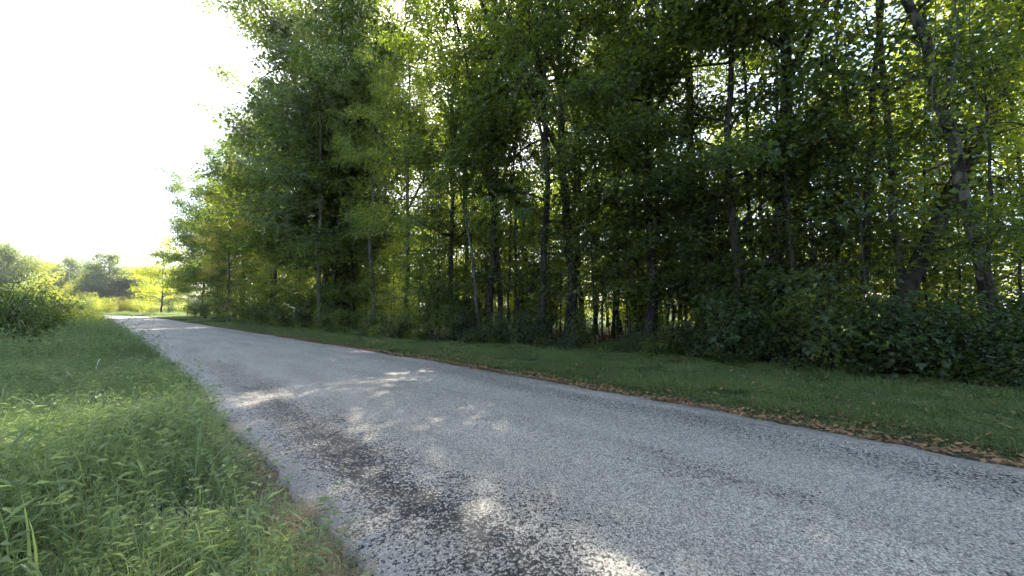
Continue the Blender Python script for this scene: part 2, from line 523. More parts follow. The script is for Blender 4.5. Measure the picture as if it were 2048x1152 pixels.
# ------------------------------------------------------------------ ground sheet
def ground_material():
    m, n, N, Lk = new_mat('ground_soil')
    at = N('ShaderNodeAttribute'); at.attribute_name = 'wood'
    tc = N('ShaderNodeTexCoord')
    n1 = N('ShaderNodeTexNoise'); n1.inputs['Scale'].default_value = 6; n1.inputs['Detail'].default_value = 8
    Lk(tc.outputs['Object'], n1.inputs['Vector'])
    vo = N('ShaderNodeTexVoronoi'); vo.inputs['Scale'].default_value = 14; Lk(tc.outputs['Object'], vo.inputs['Vector'])
    c1 = N('ShaderNodeValToRGB')
    c1.color_ramp.elements[0].position = .3; c1.color_ramp.elements[0].color = (.03, .045, .014, 1)
    c1.color_ramp.elements[1].position = .7; c1.color_ramp.elements[1].color = (.065, .095, .028, 1)
    Lk(n1.outputs['Fac'], c1.inputs[0])
    c2 = N('ShaderNodeValToRGB')
    c2.color_ramp.elements[0].position = .1; c2.color_ramp.elements[0].color = (.04, .027, .016, 1)
    c2.color_ramp.elements[1].position = .9; c2.color_ramp.elements[1].color = (.14, .09, .052, 1)
    sp = N('ShaderNodeSeparateColor'); Lk(vo.outputs['Color'], sp.inputs[0]); Lk(sp.outputs[0], c2.inputs[0])
    mx = N('ShaderNodeMix'); mx.data_type = 'RGBA'
    Lk(at.outputs['Fac'], mx.inputs['Factor']); Lk(c1.outputs[0], mx.inputs['A']); Lk(c2.outputs[0], mx.inputs['B'])
    a3 = N('ShaderNodeAttribute'); a3.attribute_name = 'shoulder'
    n4 = N('ShaderNodeTexNoise'); n4.inputs['Scale'].default_value = 55; n4.inputs['Detail'].default_value = 5; Lk(tc.outputs['Object'], n4.inputs['Vector'])
    c4 = N('ShaderNodeValToRGB'); c4.color_ramp.elements[0].position = .3; c4.color_ramp.elements[0].color = (.06, .043, .028, 1)
    c4.color_ramp.elements[1].position = .72; c4.color_ramp.elements[1].color = (.24, .2, .145, 1); Lk(n4.outputs['Fac'], c4.inputs[0])
    mx3 = N('ShaderNodeMix'); mx3.data_type = 'RGBA'
    Lk(a3.outputs['Fac'], mx3.inputs['Factor']); Lk(mx.outputs['Result'], mx3.inputs['A']); Lk(c4.outputs[0], mx3.inputs['B'])
    p = N('ShaderNodeBsdfPrincipled'); p.inputs['Roughness'].default_value = .95; p.inputs['Specular IOR Level'].default_value = .1
    Lk(mx3.outputs['Result'], p.inputs['Base Color'])
    b = N('ShaderNodeBump'); b.inputs['Distance'].default_value = .04; Lk(vo.outputs['Distance'], b.inputs['Height']); Lk(b.outputs[0], p.inputs['Normal'])
    o = N('ShaderNodeOutputMaterial'); Lk(p.outputs[0], o.inputs[0])
    return m


u = np.linspace(-1, 1, 421)
gx = np.sinh(u * 7.0) / math.sinh(7.0) * 2500
gx = np.sign(u) * (np.abs(u) * 60 + (np.abs(gx)))
GX, GY = np.meshgrid(gx, gx + 8, indexing='ij')
GZ = ground_z(GX, GY)
s_, n_ = to_sn(GX, GY)
nn = 421
V = np.stack([GX, GY, GZ], -1).reshape(-1, 3)
i = (np.arange(nn - 1)[:, None] * nn + np.arange(nn - 1)[None]).ravel()
Q = np.stack([i, i + nn, i + nn + 1, i + 1], 1)
wd = np.clip((n_ - edge(s_) + .6 + .5 * vnoise(GX, GY, 5)) / .9, 0, 1) * np.clip((76 - s_) / 6, 0, 1) * np.clip((13 - (n_ - edge(s_))) / 3, 0, 1)
ground = obj('ground', mesh_from('ground', V, quads=Q, mats=[ground_material()], attrs={'wood': wd.ravel(), 'shoulder': (np.clip((HALF + .5 - np.abs(n_ - cen(np.clip(s_, -40, 150)))) / .45, 0, 1)).ravel()}, smooth=True))
tag(ground, kind='structure')


# ------------------------------------------------------------------ road
def road_material():
    m, n, N, Lk = new_mat('chip_seal_road')

    def math_(op, a, b=None, c=None):
        q = N('ShaderNodeMath'); q.operation = op
        for k, v in enumerate((a, b, c)):
            if v is None: continue
            if isinstance(v, (int, float)): q.inputs[k].default_value = v
            else: Lk(v, q.inputs[k])
        return q.outputs[0]

    def ramp(v, a, b, lo=0., hi=1.):
        r = N('ShaderNodeMapRange'); r.interpolation_type = 'SMOOTHSTEP'
        Lk(v, r.inputs['Value']); r.inputs['From Min'].default_value = a; r.inputs['From Max'].default_value = b
        r.inputs['To Min'].default_value = lo; r.inputs['To Max'].default_value = hi
        return r.outputs[0]
    ac = N('ShaderNodeAttribute'); ac.attribute_name = 'across'
    al = N('ShaderNodeAttribute'); al.attribute_name = 'along'
    across, along = ac.outputs['Fac'], al.outputs['Fac']
    tc = N('ShaderNodeTexCoord'); P = tc.outputs['Object']
    # broad unevenness, stretched along the road
    cb = N('ShaderNodeCombineXYZ'); Lk(math_('MULTIPLY', along, .35), cb.inputs[0]); Lk(math_('MULTIPLY', across, 1.5), cb.inputs[1])
    nb = N('ShaderNodeTexNoise'); nb.inputs['Scale'].default_value = 1; nb.inputs['Detail'].default_value = 5; nb.inputs['Roughness'].default_value = .6
    Lk(cb.outputs[0], nb.inputs['Vector'])
    wob = math_('MULTIPLY_ADD', nb.outputs['Fac'], 1.3, -.65)
    tw = math_('ADD', across, wob)
    # bleeding bitumen in the wheel tracks: offsets from the centre line
    def band(c, wd_, amt):
        dd = math_('ABSOLUTE', math_('SUBTRACT', tw, c))
        return ramp(dd, 0, wd_, amt, 0)
    n2 = N('ShaderNodeTexNoise'); n2.inputs['Scale'].default_value = .9; n2.inputs['Detail'].default_value = 6; n2.inputs['Roughness'].default_value = .65
    Lk(P, n2.inputs['Vector'])
    t1 = math_('MULTIPLY', band(-1.95, .85, 1.0), ramp(n2.outputs['Fac'], 0.3, .58, .3, .88))
    t2 = math_('MULTIPLY', band(.1, .5, .30), ramp(n2.outputs['Fac'], .4, .65))
    t3 = math_('MULTIPLY', band(1.75, .8, .42), ramp(n2.outputs['Fac'], .2, .6, .5, 1.0))
    bleed = math_('MAXIMUM', t1, math_('MAXIMUM', t2, t3))
    fade = ramp(along, 4, 15, 1.0, .42)
    bleed = math_('MULTIPLY', bleed, fade)
    # stone chips
    v1 = N('ShaderNodeTexVoronoi'); v1.inputs['Scale'].default_value = 62; Lk(P, v1.inputs['Vector'])
    v2 = N('ShaderNodeTexVoronoi'); v2.inputs['Scale'].default_value = 105; Lk(P, v2.inputs['Vector'])
    s1 = N('ShaderNodeSeparateColor'); Lk(v1.outputs['Color'], s1.inputs[0])
    s2 = N('ShaderNodeSeparateColor'); Lk(v2.outputs['Color'], s2.inputs[0])
    n3 = N('ShaderNodeTexNoise'); n3.inputs['Scale'].default_value = 26; n3.inputs['Detail'].default_value = 3; Lk(P, n3.inputs['Vector'])
    rnd = math_('ADD', math_('MULTIPLY', s1.outputs[0], .55), math_('MULTIPLY', n3.outputs['Fac'], .62))
    thr = math_('MULTIPLY_ADD', bleed, .56, .26)
    stone = ramp(math_('SUBTRACT', rnd, thr), -.05, .07)
    sc = N('ShaderNodeValToRGB'); sc.color_ramp.interpolation = 'LINEAR'
    e0, e1 = sc.color_ramp.elements
    e0.color = (.145, .134, .114, 1); e1.color = (.62, .55, .43, 1); e1.position = .95
    em = sc.color_ramp.elements.new(.45); em.color = (.31, .277, .218, 1)
    Lk(s2.outputs[1], sc.inputs[0])
    # warm dusty edges
    ae = math_('ABSOLUTE', across)
    dust = ramp(math_('ADD', ae, math_('MULTIPLY', wob, .35)), 2.15, 2.6)
    mxd = N('ShaderNodeMix'); mxd.data_type = 'RGBA'; mxd.inputs['B'].default_value = (.42, .385, .33, 1)
    Lk(math_('MULTIPLY', dust, .55), mxd.inputs['Factor']); Lk(sc.outputs[0], mxd.inputs['A'])
    mx = N('ShaderNodeMix'); mx.data_type = 'RGBA'; mx.inputs['A'].default_value = (.03, .029, .029, 1)
    Lk(stone, mx.inputs['Factor']); Lk(mxd.outputs['Result'], mx.inputs['B'])
    # slow tone drift
    tn = N('ShaderNodeMix'); tn.data_type = 'RGBA'; tn.blend_type = 'MULTIPLY'; tn.inputs['Factor'].default_value = 1
    Lk(mx.outputs['Result'], tn.inputs['A'])
    g = N('ShaderNodeCombineColor'); gv = ramp(nb.outputs['Fac'], .25, .75, .82, 1.12)
    for k in range(3): Lk(gv, g.inputs[k])
    Lk(g.outputs[0], tn.inputs['B'])
    p = N('ShaderNodeBsdfPrincipled'); p.inputs['Specular IOR Level'].default_value = .35
    Lk(tn.outputs['Result'], p.inputs['Base Color'])
    Lk(ramp(stone, 0, 1, .5, .75), p.inputs['Roughness'])
    b = N('ShaderNodeBump'); b.inputs['Strength'].default_value = .8; b.inputs['Distance'].default_value = .012
    hh = math_('MULTIPLY', math_('SUBTRACT', 1.0, v1.outputs['Distance']), math_('MULTIPLY_ADD', stone, .8, .2))
    Lk(hh, b.inputs['Height']); Lk(b.outputs[0], p.inputs['Normal'])
    o = N('ShaderNodeOutputMaterial'); Lk(p.outputs[0], o.inputs[0])
    return m


rs = np.concatenate([np.arange(-25, 0, .12), np.arange(0, 16, .03), np.arange(16, 30, .1), np.arange(30, 145, .6)])
tt = np.linspace(-1, 1, 25)
cx = sn(rs, cen(rs)); tg = np.gradient(cx, rs, axis=0); tg /= np.linalg.norm(tg, axis=1)[:, None]
nrm = np.stack([tg[:, 1], -tg[:, 0]], 1)
rgR = np.random.default_rng(3)
el = HALF + .07 * vnoise(rs * .8, rs * 0, 11) + .02 * vnoise(rs * 3.1, rs * 0, 12) + .025 * vnoise(rs * 9, rs * 0 + 3, 15) + .018 * vnoise(rs * 23, rs * 0, 17)
er = HALF + .07 * vnoise(rs * .9, rs * 0 + 5, 13) + .06 * vnoise(rs * 3.6, rs * 0, 14) + .03 * vnoise(rs * 9, rs * 0 + 9, 16) + .02 * vnoise(rs * 23, rs * 0, 18)
off = np.where(tt[None] < 0, tt[None] * el[:, None], tt[None] * er[:, None])
XY = cx[:, None] + nrm[:, None] * off[..., None]
Zr = .015 + .035 * (1 - tt[None] ** 2) + 0 * off
Zr[:, 0] = Zr[:, -1] = -.1
Zr[:, 1] = Zr[:, -2] = -.012
off[:, 1] = off[:, 0] + .025; off[:, -2] = off[:, -1] - .025
XY = cx[:, None] + nrm[:, None] * off[..., None]
V = np.concatenate([XY, Zr[..., None]], -1).reshape(-1, 3)
k = len(tt)
i = (np.arange(len(rs) - 1)[:, None] * k + np.arange(k - 1)[None]).ravel()
Q = np.stack([i, i + 1, i + k + 1, i + k], 1)
road = obj('road', mesh_from('road', V, quads=Q, mats=[road_material()],
                             attrs={'across': off.ravel(), 'along': np.repeat(rs, k)}, smooth=True))
tag(road, kind='structure')

# ------------------------------------------------------------------ the wood
PI = math.pi
K = {}
R8 = random.Random(8)
for q in range(4):   # tall trees with a clean trunk
    K['tall', q] = tree_data('tall_tree', 100 + q, 23 + q % 3, .15 + .02 * q, 6.5 + .7 * q, 4.4, 32, 6, [33, 24, 28, 21][q], [.135, .175, .155, .19][q], [.095, .1, .115, .125][q],
                             ['dark', 'mid', 'dark', 'mid'][q], low=8, leaders=2 + q % 2, cl=(.3, .17))
for q in range(4):   # edge trees, leafy lower down
    K['edge', q] = tree_data('edge_tree', 200 + q, 21 + q, .12 + .015 * q, 2.6 + .8 * q, 4.0, 48, 7, [36, 29, 38, 30][q], [.145, .17, .13, .165][q], [.09, .12, .075, .11][q],
                             ['mid', 'dark', 'mid', 'dark'][q], low=5, leaders=2, cl=(.3, .17))
for q in range(2):   # broad trees leafy to the ground, for the far wall of foliage
    K['wall', q] = tree_data('wall_tree', 250 + q, 25, .2, 2.0 + q, 5.2, 60, 8, 26, .21, .15, 'dark', low=8, leaders=3, cl=(.42, .26))
K['slim', 0] = tree_data('slim_tree', 280, 19, .1, 7.5, 3.0, 18, 7, 12, .15, .1, 'bright', low=5)
K['frond', 0] = tree_data('frond_tree', 300, 23, .15, 5.0, 4.5, 36, 8, 42, .15, .055, 'blue', mode='frond', droop=.5, seeds=90, leaders=2)
K['frond', 1] = tree_data('frond_tree', 301, 21, .16, 4.6, 4.5, 34, 8, 42, .16, .058, 'dark', mode='frond', droop=.55, leaders=2)
for q in range(3):   # understorey trees
    K['mid', q] = tree_data('understorey_tree', 400 + q, 9.5 + 1.3 * q, .06, 1.8, 2.4, 26, 6, 22, .14, .092,
                            ['mid', 'dark', 'mid'][q], cl=(.34, .12), bow=.06 * (q - 1), trunk_sides=8)
for q in range(4):   # saplings
    K['sap', q] = tree_data('sapling', 500 + q, 4.2 + .8 * q, .024, .9, 1.2, 16, 6, 11, .12, .08,
                            ['mid', 'dark', 'mid', 'shrub'][q], cl=(.26, .08), trunk_sides=6)
for q in range(4):
    K['shrub', q] = shrub_data('shrub', 600 + q, 1.5 + .35 * q, 1.05, 13, 7, .1, .065, ['shrub', 'dark', 'shrub', 'mid'][q])
for q in range(2):
    K['broad', q] = shrub_data('broad_shrub', 650 + q, 2.6 + .5 * q, 1.5, 17, 5.5, [.14, .105][q], .1, ['shrub', 'mid'][q], lobed=True, top=.12)
K['low', 0] = shrub_data('low_plant', 680, .55, .6, 10, 5, .08, .05, 'shrub', top=.1)
K['low', 1] = shrub_data('low_plant', 681, .7, .55, 9, 5, .09, .06, 'mid', top=.1)

HERO = [
    # column, depth, kind, scale, rotation, name, label, bark
    (1135, 2.2, ('tall', 3), 1.0, 0.4, 'tall_tree', 'thick straight dark-barked tree rising alone above the light gap mid-edge', 'dark'),
    (1166, 5.0, ('tall', 1), .85, 2.0, 'tall_tree', 'slimmer dark tree just behind the thickest mid-edge trunk', 'dark'),
    (1190, 8.5, ('tall', 0), .9, 4.0, 'tall_tree', 'thin straight trunk third in line behind the thickest mid-edge tree', 'dark'),
    (1395, 3.6, ('tall', 2), 1.0, 1.0, 'tall_tree', 'dark tree with kinked trunk between the two thickest trunks', 'dark'),
    (1572, 2.0, ('tall', 3), 1.05, 3.1, 'tall_tree', 'thickest black trunk, with a snaking limb reaching out sideways', 'dark'),
    (1812, 2.4, ('slim', 0), 1.0, 5.0, 'slender_tree', 'slender dark trunk between the black trunk and the mottled pale trunk', 'grey'),
    (748, 1.8, ('tall', 0), .95, 3.3, 'tall_tree', 'dark grey trunk left of the thin pale-barked leaning tree', 'grey'),
    (768, 4.5, ('tall', 1), .95, .3, 'tall_tree', 'shaded trunk close behind the dark grey edge trunk', 'dark'),
    (818, .9, ('edge', 2), .9, 1.2, 'slender_tree', 'thin pale grey tree at the very edge of the lawn, leaning slightly', 'grey'),
    (975, 1.6, ('tall', 1), .95, 5.3, 'tall_tree', 'ivy-dark trunk, first of a close pair behind the rounded dark shrub', 'dark'),
    (1003, 3.0, ('tall', 0), .95, 2.7, 'tall_tree', 'greyer trunk, second of the close pair behind the rounded dark shrub', 'grey'),
    (668, 1.8, ('edge', 0), 1.0, .7, 'slender_tree', 'slim trunk standing at the lawn edge where the dense foliage wall begins', 'dark'),
    (692, 4.0, ('tall', 2), .9, 1.9, 'tall_tree', 'trunk in shade beside the slim tree where the foliage wall begins', 'dark'),
    (640, .8, ('frond', 0), 1.12, .2, 'feathery_tree', 'grey-green feathery-leaved tree with brown seed clusters high over the verge', 'grey'),
    (1075, .6, ('frond', 1), .95, 2.2, 'feathery_tree', 'tree with drooping feathery dark leaves hanging before the thick mid trunk', 'dark'),
    (900, 1.4, ('edge', 1), 1.0, 3.4, 'edge_tree', 'dense dark edge tree behind the rounded dark shrub', 'dark'),
    (1290, 1.5, ('edge', 3), .98, 4.4, 'edge_tree', 'leafy dark edge tree between the thick mid trunk and the kinked trunk', 'dark'),
    (1475, 1.2, ('edge', 1), .95, .9, 'edge_tree', 'dark leafy tree with glossy top close beside the thickest black trunk', 'dark'),
    (705, 3.4, ('wall', 1), 1.2, 3.0, 'broad_tree', 'tall broad green tree behind the feathery grey-green tree', 'dark'),
    (684, 5.2, ('wall', 1), 1.42, .6, 'broad_tree', 'tallest crown top, half hidden behind the highest outline tree', 'dark'),
    (646, 2.8, ('wall', 0), 1.3, 2.4, 'broad_tree', 'tall green tree whose crown makes the highest outline against the white sky', 'dark'),
    (552, 2.2, ('wall', 1), 1.02, 5.1, 'broad_tree', 'broad green tree with low sweeping foliage behind the far lawn strip', 'dark'),
    (458, -1.0, ('edge', 2), .72, 1.6, 'yellowing_tree', 'tree with golden yellow leaves turning early at the wood edge', 'grey'),
    (486, 2.6, ('wall', 0), 1.08, .1, 'broad_tree', 'dark rounded tree directly behind the golden yellow tree', 'dark'),
    (440, 2.2, ('wall', 1), 1.1, 4.0, 'broad_tree', 'dark grey-green tree second from the far end of the wood', 'dark'),
    (404, 1.6, ('wall', 0), 1.0, 2.9, 'broad_tree', 'dark blue-green tree at the far end of the wood', 'dark'),
]
for px, dp, kd, sc, rz, nm, lb, bk in HERO:
    p = in_wood(px, dp)
    lf = 'yellow' if nm == 'yellowing_tree' else None
    t = tree(K[kd], p, rz, sc, nm, lb, bark=bk, leaf=lf)
    if 'snaking' in lb:
        # limb that leaves the trunk, dips and snakes off sideways through the gap
        zt = p[1]
        def at(x, y, dz=0): return ((x - 1024) / F * (zt + dz) - p[0], dz, CAM_H + (HOR - y) / F * (zt + dz) - t.location.z)
        tb = Tubes()
        pts = np.array([at(1578, 175), at(1612, 150, -.2), at(1650, 105, -.5), at(1672, 118, -.6), at(1695, 132, -.7), at(1735, 133, -.9), at(1762, 150, -1), at(1783, 172, -1.1), at(1812, 168, -1.2), at(1850, 142, -1.3), at(1905, 118, -1.5), at(1965, 80, -1.6), at(2010, 40, -1.8)])
        tb.add(pts, np.linspace(.11, .035, len(pts)), 7)
        me = tb.mesh('snaking_limb', BARK['dark'])
        lo = obj('limb', me, t)
        lo.rotation_euler = (0, 0, -rz); lo.scale = (1 / sc,) * 3

# leaning trees on the near side
KL = tree_data('mottled_tree', 720, 20, .135, 7, 4.2, 20, 8, 12, .15, .1, 'bright', bark='pale', lean=(-.16, .0), low=8)
tree(KL, in_wood(1990, 2.0), 0, 1.0, 'mottled_tree', 'tree with mottled pale bark leaning above the snaking limb')
KL2 = tree_data('leaning_tree', 721, 17, .2, 6, 3.8, 18, 8, 12, .15, .1, 'bright', bark='dark', lean=(.62, .1), low=6)
tree(KL2, in_wood(1735, 1.0), 0, 1.0, 'leaning_tree', 'dark trunk leaning steeply behind the broad-leaved bushes')
KL3 = tree_data('pale_stem', 722, 13, .075, 7, 2.2, 12, 6, 11, .13, .085, 'mid', bark='grey', lean=(-.13, 0), low=1, trunk_sides=8)
tree(KL3, in_wood(962, .8), 0, 1.0, 'pale_sapling', 'thin pale bare stem leaning in front of the close pair of trunks')

# trees deeper inside
rgw = np.random.default_rng(21)
taken = [np.array(in_wood(h[0], h[1])) for h in HERO]
cnt = 0
cand = rgw.uniform(0, 1, (1400, 2))
for c in cand:
    s = -7 + 80 * c[0]; dp = 3.2 + 9 * c[1]
    p = sn(s, edge(s) + dp)
    if any(np.hypot(*(p - t)) < 3.6 for t in taken): continue
    taken.append(p); cnt += 1
    if cnt % 5 < 2 and s > 9:
        kd = ('tall', int(rgw.integers(4))); lb = 'tall dark-trunked tree standing deep inside the shaded wood'; nm = 'forest_tree'; g = 'tall trees deep in the wood'
    else:
        kd = ('mid', int(rgw.integers(3))); lb = 'small leafy understorey tree deep inside the shaded wood'; nm = 'understorey_tree'; g = 'understorey trees deep in the wood'
    tree(K[kd], p, rgw.uniform(0, 6.28), rgw.uniform(.82, 1.08), nm, lb, group=g, lean=(rgw.normal(0, .025), rgw.normal(0, .025)),
         leaf=['dark', 'mid', 'bright', 'bright'][int(rgw.integers(4))])
    if cnt >= 54: break
for q in range(34):
    s = -5 + 66 * (q + rgw.uniform(0, 1)) / 34
    tree(K['mid', q % 3], sn(s, edge(s) + rgw.uniform(1.8, 11)), rgw.uniform(0, 6.28), rgw.uniform(.4, .75), 'understorey_tree',
         'small leafy understorey tree deep inside the shaded wood', group='understorey trees deep in the wood', leaf=['dark', 'mid', 'bright'][int(rgw.integers(3))])

for px, dp, kd in ((1045, 7, ('edge', 1)), (1240, 9, ('edge', 3))):
    tree(K[kd], in_wood(px, dp), px * .3, .85, 'forest_tree', 'tall dark-trunked tree standing deep inside the shaded wood', group='tall trees deep in the wood')
rgk = np.random.default_rng(22)
for q in range(40):
    s = -9 + 84 * (q + rgk.uniform(.2, .8)) / 40
    p = sn(s, edge(s) + rgk.uniform(13.5, 17))
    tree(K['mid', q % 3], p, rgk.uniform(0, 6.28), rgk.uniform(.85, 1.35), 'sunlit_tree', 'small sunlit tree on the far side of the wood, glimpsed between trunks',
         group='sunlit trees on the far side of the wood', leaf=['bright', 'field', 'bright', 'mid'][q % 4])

# understorey along the edge, closing the wall of leaves at far distance
for px, dp, q, sc, lb in (
        (540, .9, 0, .9, 'low-branched green tree under the highest crown outline'),
        (490, .7, 1, .95, 'bushy dark tree filling the far wall of foliage below the broad tree'),
        (445, .8, 2, .9, 'bushy tree below the golden yellow crown'),
        (410, .8, 0, .9, 'bushy tree near the end of the far lawn strip'),
        (430, 4.5, 1, .8, 'shaded bushy tree second row behind the golden yellow tree'),
        (470, 5.5, 0, .8, 'shaded bushy tree closing the low gap beyond the golden yellow tree'),
        (505, 5.0, 2, .75, 'shaded bushy tree second row under the broad green tree'),
        (450, 9, 1, .8, 'deep shaded bushy tree behind the golden yellow tree'),
        (376, .6, 1, .8, 'last low bushy tree at the far corner of the wood'),
        (590, 1.6, 2, .75, 'small leafy tree with bright leaf sprays beside the slim edge trunk'),
        (880, 1.2, 1, .72, 'small dark leafy tree over the rounded dark shrub'),
        (1330, 2.2, 0, .72, 'small understorey tree just behind the low edge plants mid-lawn'),
        (1450, 1.8, 2, .6, 'small dark leafy tree left of the thickest black trunk'),
        (1640, 1.6, 1, .7, 'small leafy tree with pale-lit top just right of the thickest black trunk'),
        (1985, 1.0, 2, .7, 'small leafy tree with large shaded leaves nearest the camera side')):
    tree(K['mid', q], in_wood(px, dp), px * .37, sc, 'understorey_tree', lb)

# saplings: thin stems at and behind the edge
rgs = np.random.default_rng(5)
for px in (1178, 1196, 1214, 1232, 1247, 1262, 1286, 1310, 1336, 1420, 1445, 1500, 1618, 1655, 1700, 1730, 1850,
           1090, 1060, 1040, 1022, 945, 925, 850, 790, 728, 712, 640, 622, 600, 580, 1545, 1775, 1930, 1375, 1350, 1105, 1115, 1150, 1225, 1255, 1300, 1322, 1405, 1432, 1470, 1520, 1590, 1640, 1680, 1830, 1890, 985, 1010, 960, 900, 870, 835, 770):
    tree(K['sap', int(rgs.integers(4))], in_wood(px + rgs.uniform(-4, 4), rgs.uniform(.6, 7)), rgs.uniform(0, 6.28), rgs.uniform(.85, 1.5), 'sapling',
         'thin-stemmed sapling with flat leaf sprays among the trunks near the wood edge', 'sapling', 'saplings near the wood edge',
         lean=(rgs.normal(0, .05), rgs.normal(0, .05)))

# slim poles: thin dark upright stems, leafy only high up
for q in range(3):
    K['pole', q] = tree_data('pole_tree', 540 + q, 13 + 1.5 * q, .062 + .008 * q, 8.5, 1.6, 8, 5, 9, .14, .09, ['mid', 'bright', 'bright'][q], low=2, trunk_sides=7)
for px in (718, 733, 782, 800, 838, 858, 912, 938, 1016, 1034, 1056, 1098, 1152, 1206, 1222, 1240, 1268, 1306, 1342, 1368, 1416, 1440, 1506, 1534, 1602, 1628, 1672, 1716):
    tree(K['pole', int(rgs.integers(3))], in_wood(px + rgs.uniform(-3, 3), rgs.uniform(1.0, 6.5)), rgs.uniform(0, 6.28), rgs.uniform(.8, 1.15), 'pole_tree',
         'slim dark upright pole tree', 'tree', 'slim pole trees near the wood edge', lean=(rgs.normal(0, .03), rgs.normal(0, .03)))

# shrubs at the edge
for px, dp, kd, sc, sz, lb in (
        (872, -.3, ('shrub', 3), 1.15, 1.5, 'rounded dark shrub standing taller than its neighbours beside the lawn'),
        (925, .1, ('shrub', 1), 1.0, 1.0, 'dark shrub below the thin pale leaning stem'),
        (985, .0, ('shrub', 0), .9, .8, 'low brownish-green shrub just left of the thick mid trunk'),
        (1060, .0, ('shrub', 2), .75, .7, 'low shrub at the foot of the thick mid trunk'),
        (1160, .3, ('shrub', 3), .6, .6, 'small pale shrub catching light right of the thick mid trunk'),
        (1270, .2, ('shrub', 0), .7, .55, 'low weedy shrub in front of the thin saplings'),
        (1370, .2, ('shrub', 1), .8, .7, 'low shrub in front of the kinked trunk'),
        (1460, .1, ('broad', 0), .8, .85, 'broad-leaved bush left of the thickest black trunk'),
        (1540, .3, ('shrub', 2), .75, .7, 'low bush at the foot of the thickest black trunk'),
        (1665, -.2, ('broad', 1), .85, .85, 'tall broad-leaved bush leaning over the lawn, right of the black trunk'),
        (1765, .2, ('broad', 0), .85, .75, 'dense broad-leaved bush in front of the steeply leaning trunk'),
        (1860, .3, ('shrub', 2), .95, .85, 'fine-leaved bush under the mottled pale trunk'),
        (1965, .6, ('shrub', 0), 1.0, .8, 'bush beside the brown leaf litter below the hanging vine'),
        (800, .0, ('shrub', 0), .95, .9, 'leafy shrub at the foot of the thin pale grey tree'),
        (745, .0, ('shrub', 2), .8, .7, 'low shrub in front of the dark grey edge trunk'),
        (695, .1, ('shrub', 1), 1.0, .9, 'shrub under the slim trunk at the lawn edge'),
        (650, .0, ('shrub', 3), .9, .8, 'pale-tipped shrub by the sunlit lawn spot'),
        (610, .1, ('shrub', 0), 1.0, 1.0, 'shrub below the feathery grey-green tree'),
        (570, .0, ('shrub', 1), 1.1, 1.0, 'dark shrub below the highest crown outline'),
        (530, .1, ('shrub', 2), 1.1, 1.0, 'dark bush where the lawn strip narrows'),
        (495, .0, ('shrub', 3), 1.2, 1.1, 'dark bush under the broad green tree'),
        (465, .1, ('shrub', 1), 1.2, 1.1, 'dark bush under the golden yellow tree'),
        (438, .0, ('shrub', 0), 1.2, 1.2, 'dark bush beyond the golden yellow tree'),
        (412, .1, ('shrub', 2), 1.2, 1.2, 'second dark bush from the far corner of the wood'),
        (390, .0, ('shrub', 1), 1.3, 1.3, 'dark bush at the far corner of the wood')):
    shrub(K[kd], in_wood(px, dp), px * 1.7, sc, 'shrub', lb, sz=sz)

# bushes deeper in
rgb = np.random.default_rng(31)
for q in range(64):
    s = rgb.uniform(-6, 62); dp = rgb.uniform(1.5, 14)
    shrub(K['shrub', int(rgb.integers(4))], sn(s, edge(s) + dp), rgb.uniform(0, 6.28), rgb.uniform(.6, 1.1), 'shrub',
          'low leafy shrub growing on the brown floor deep in the wood', group='shrubs deep in the wood')
for q in range(60):
    s = -4 + 62 * (q + rgb.uniform(0, 1)) / 60; dp = rgb.uniform(-.5, .4)
    shrub(K['low', q % 2], sn(s, edge(s) + dp), rgb.uniform(0, 6.28), rgb.uniform(.5, 1.05), 'low_plant',
          'knee-high leafy weed where the mown lawn meets the wood', 'plant', 'weeds along the wood edge', sz=rgb.uniform(.45, .9))

# ------------------------------------------------------------------ beyond the bend, and the open side
for q in range(3):
    K['far', q] = tree_data('far_tree', 800 + q, 13 + q, .2, 1.0, 5.2, 46, 8, 15, .3, .2, 'far', cl=(.55, .34))
for q in range(3):
    K['fbush', q] = shrub_data('field_bush', 850 + q, 2.2 + .4 * q, 1.7, 16, 8, .13, .07, 'field', top=.12)


for q in range(30):
    s = -12 + 86 * (q + rgk.uniform(.1, .9)) / 30
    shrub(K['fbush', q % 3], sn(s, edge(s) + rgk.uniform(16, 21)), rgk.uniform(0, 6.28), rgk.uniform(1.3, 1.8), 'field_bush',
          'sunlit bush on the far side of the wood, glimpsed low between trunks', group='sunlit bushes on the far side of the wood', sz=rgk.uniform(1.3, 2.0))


def gpt(px, Z): return ground_at(px, Z)


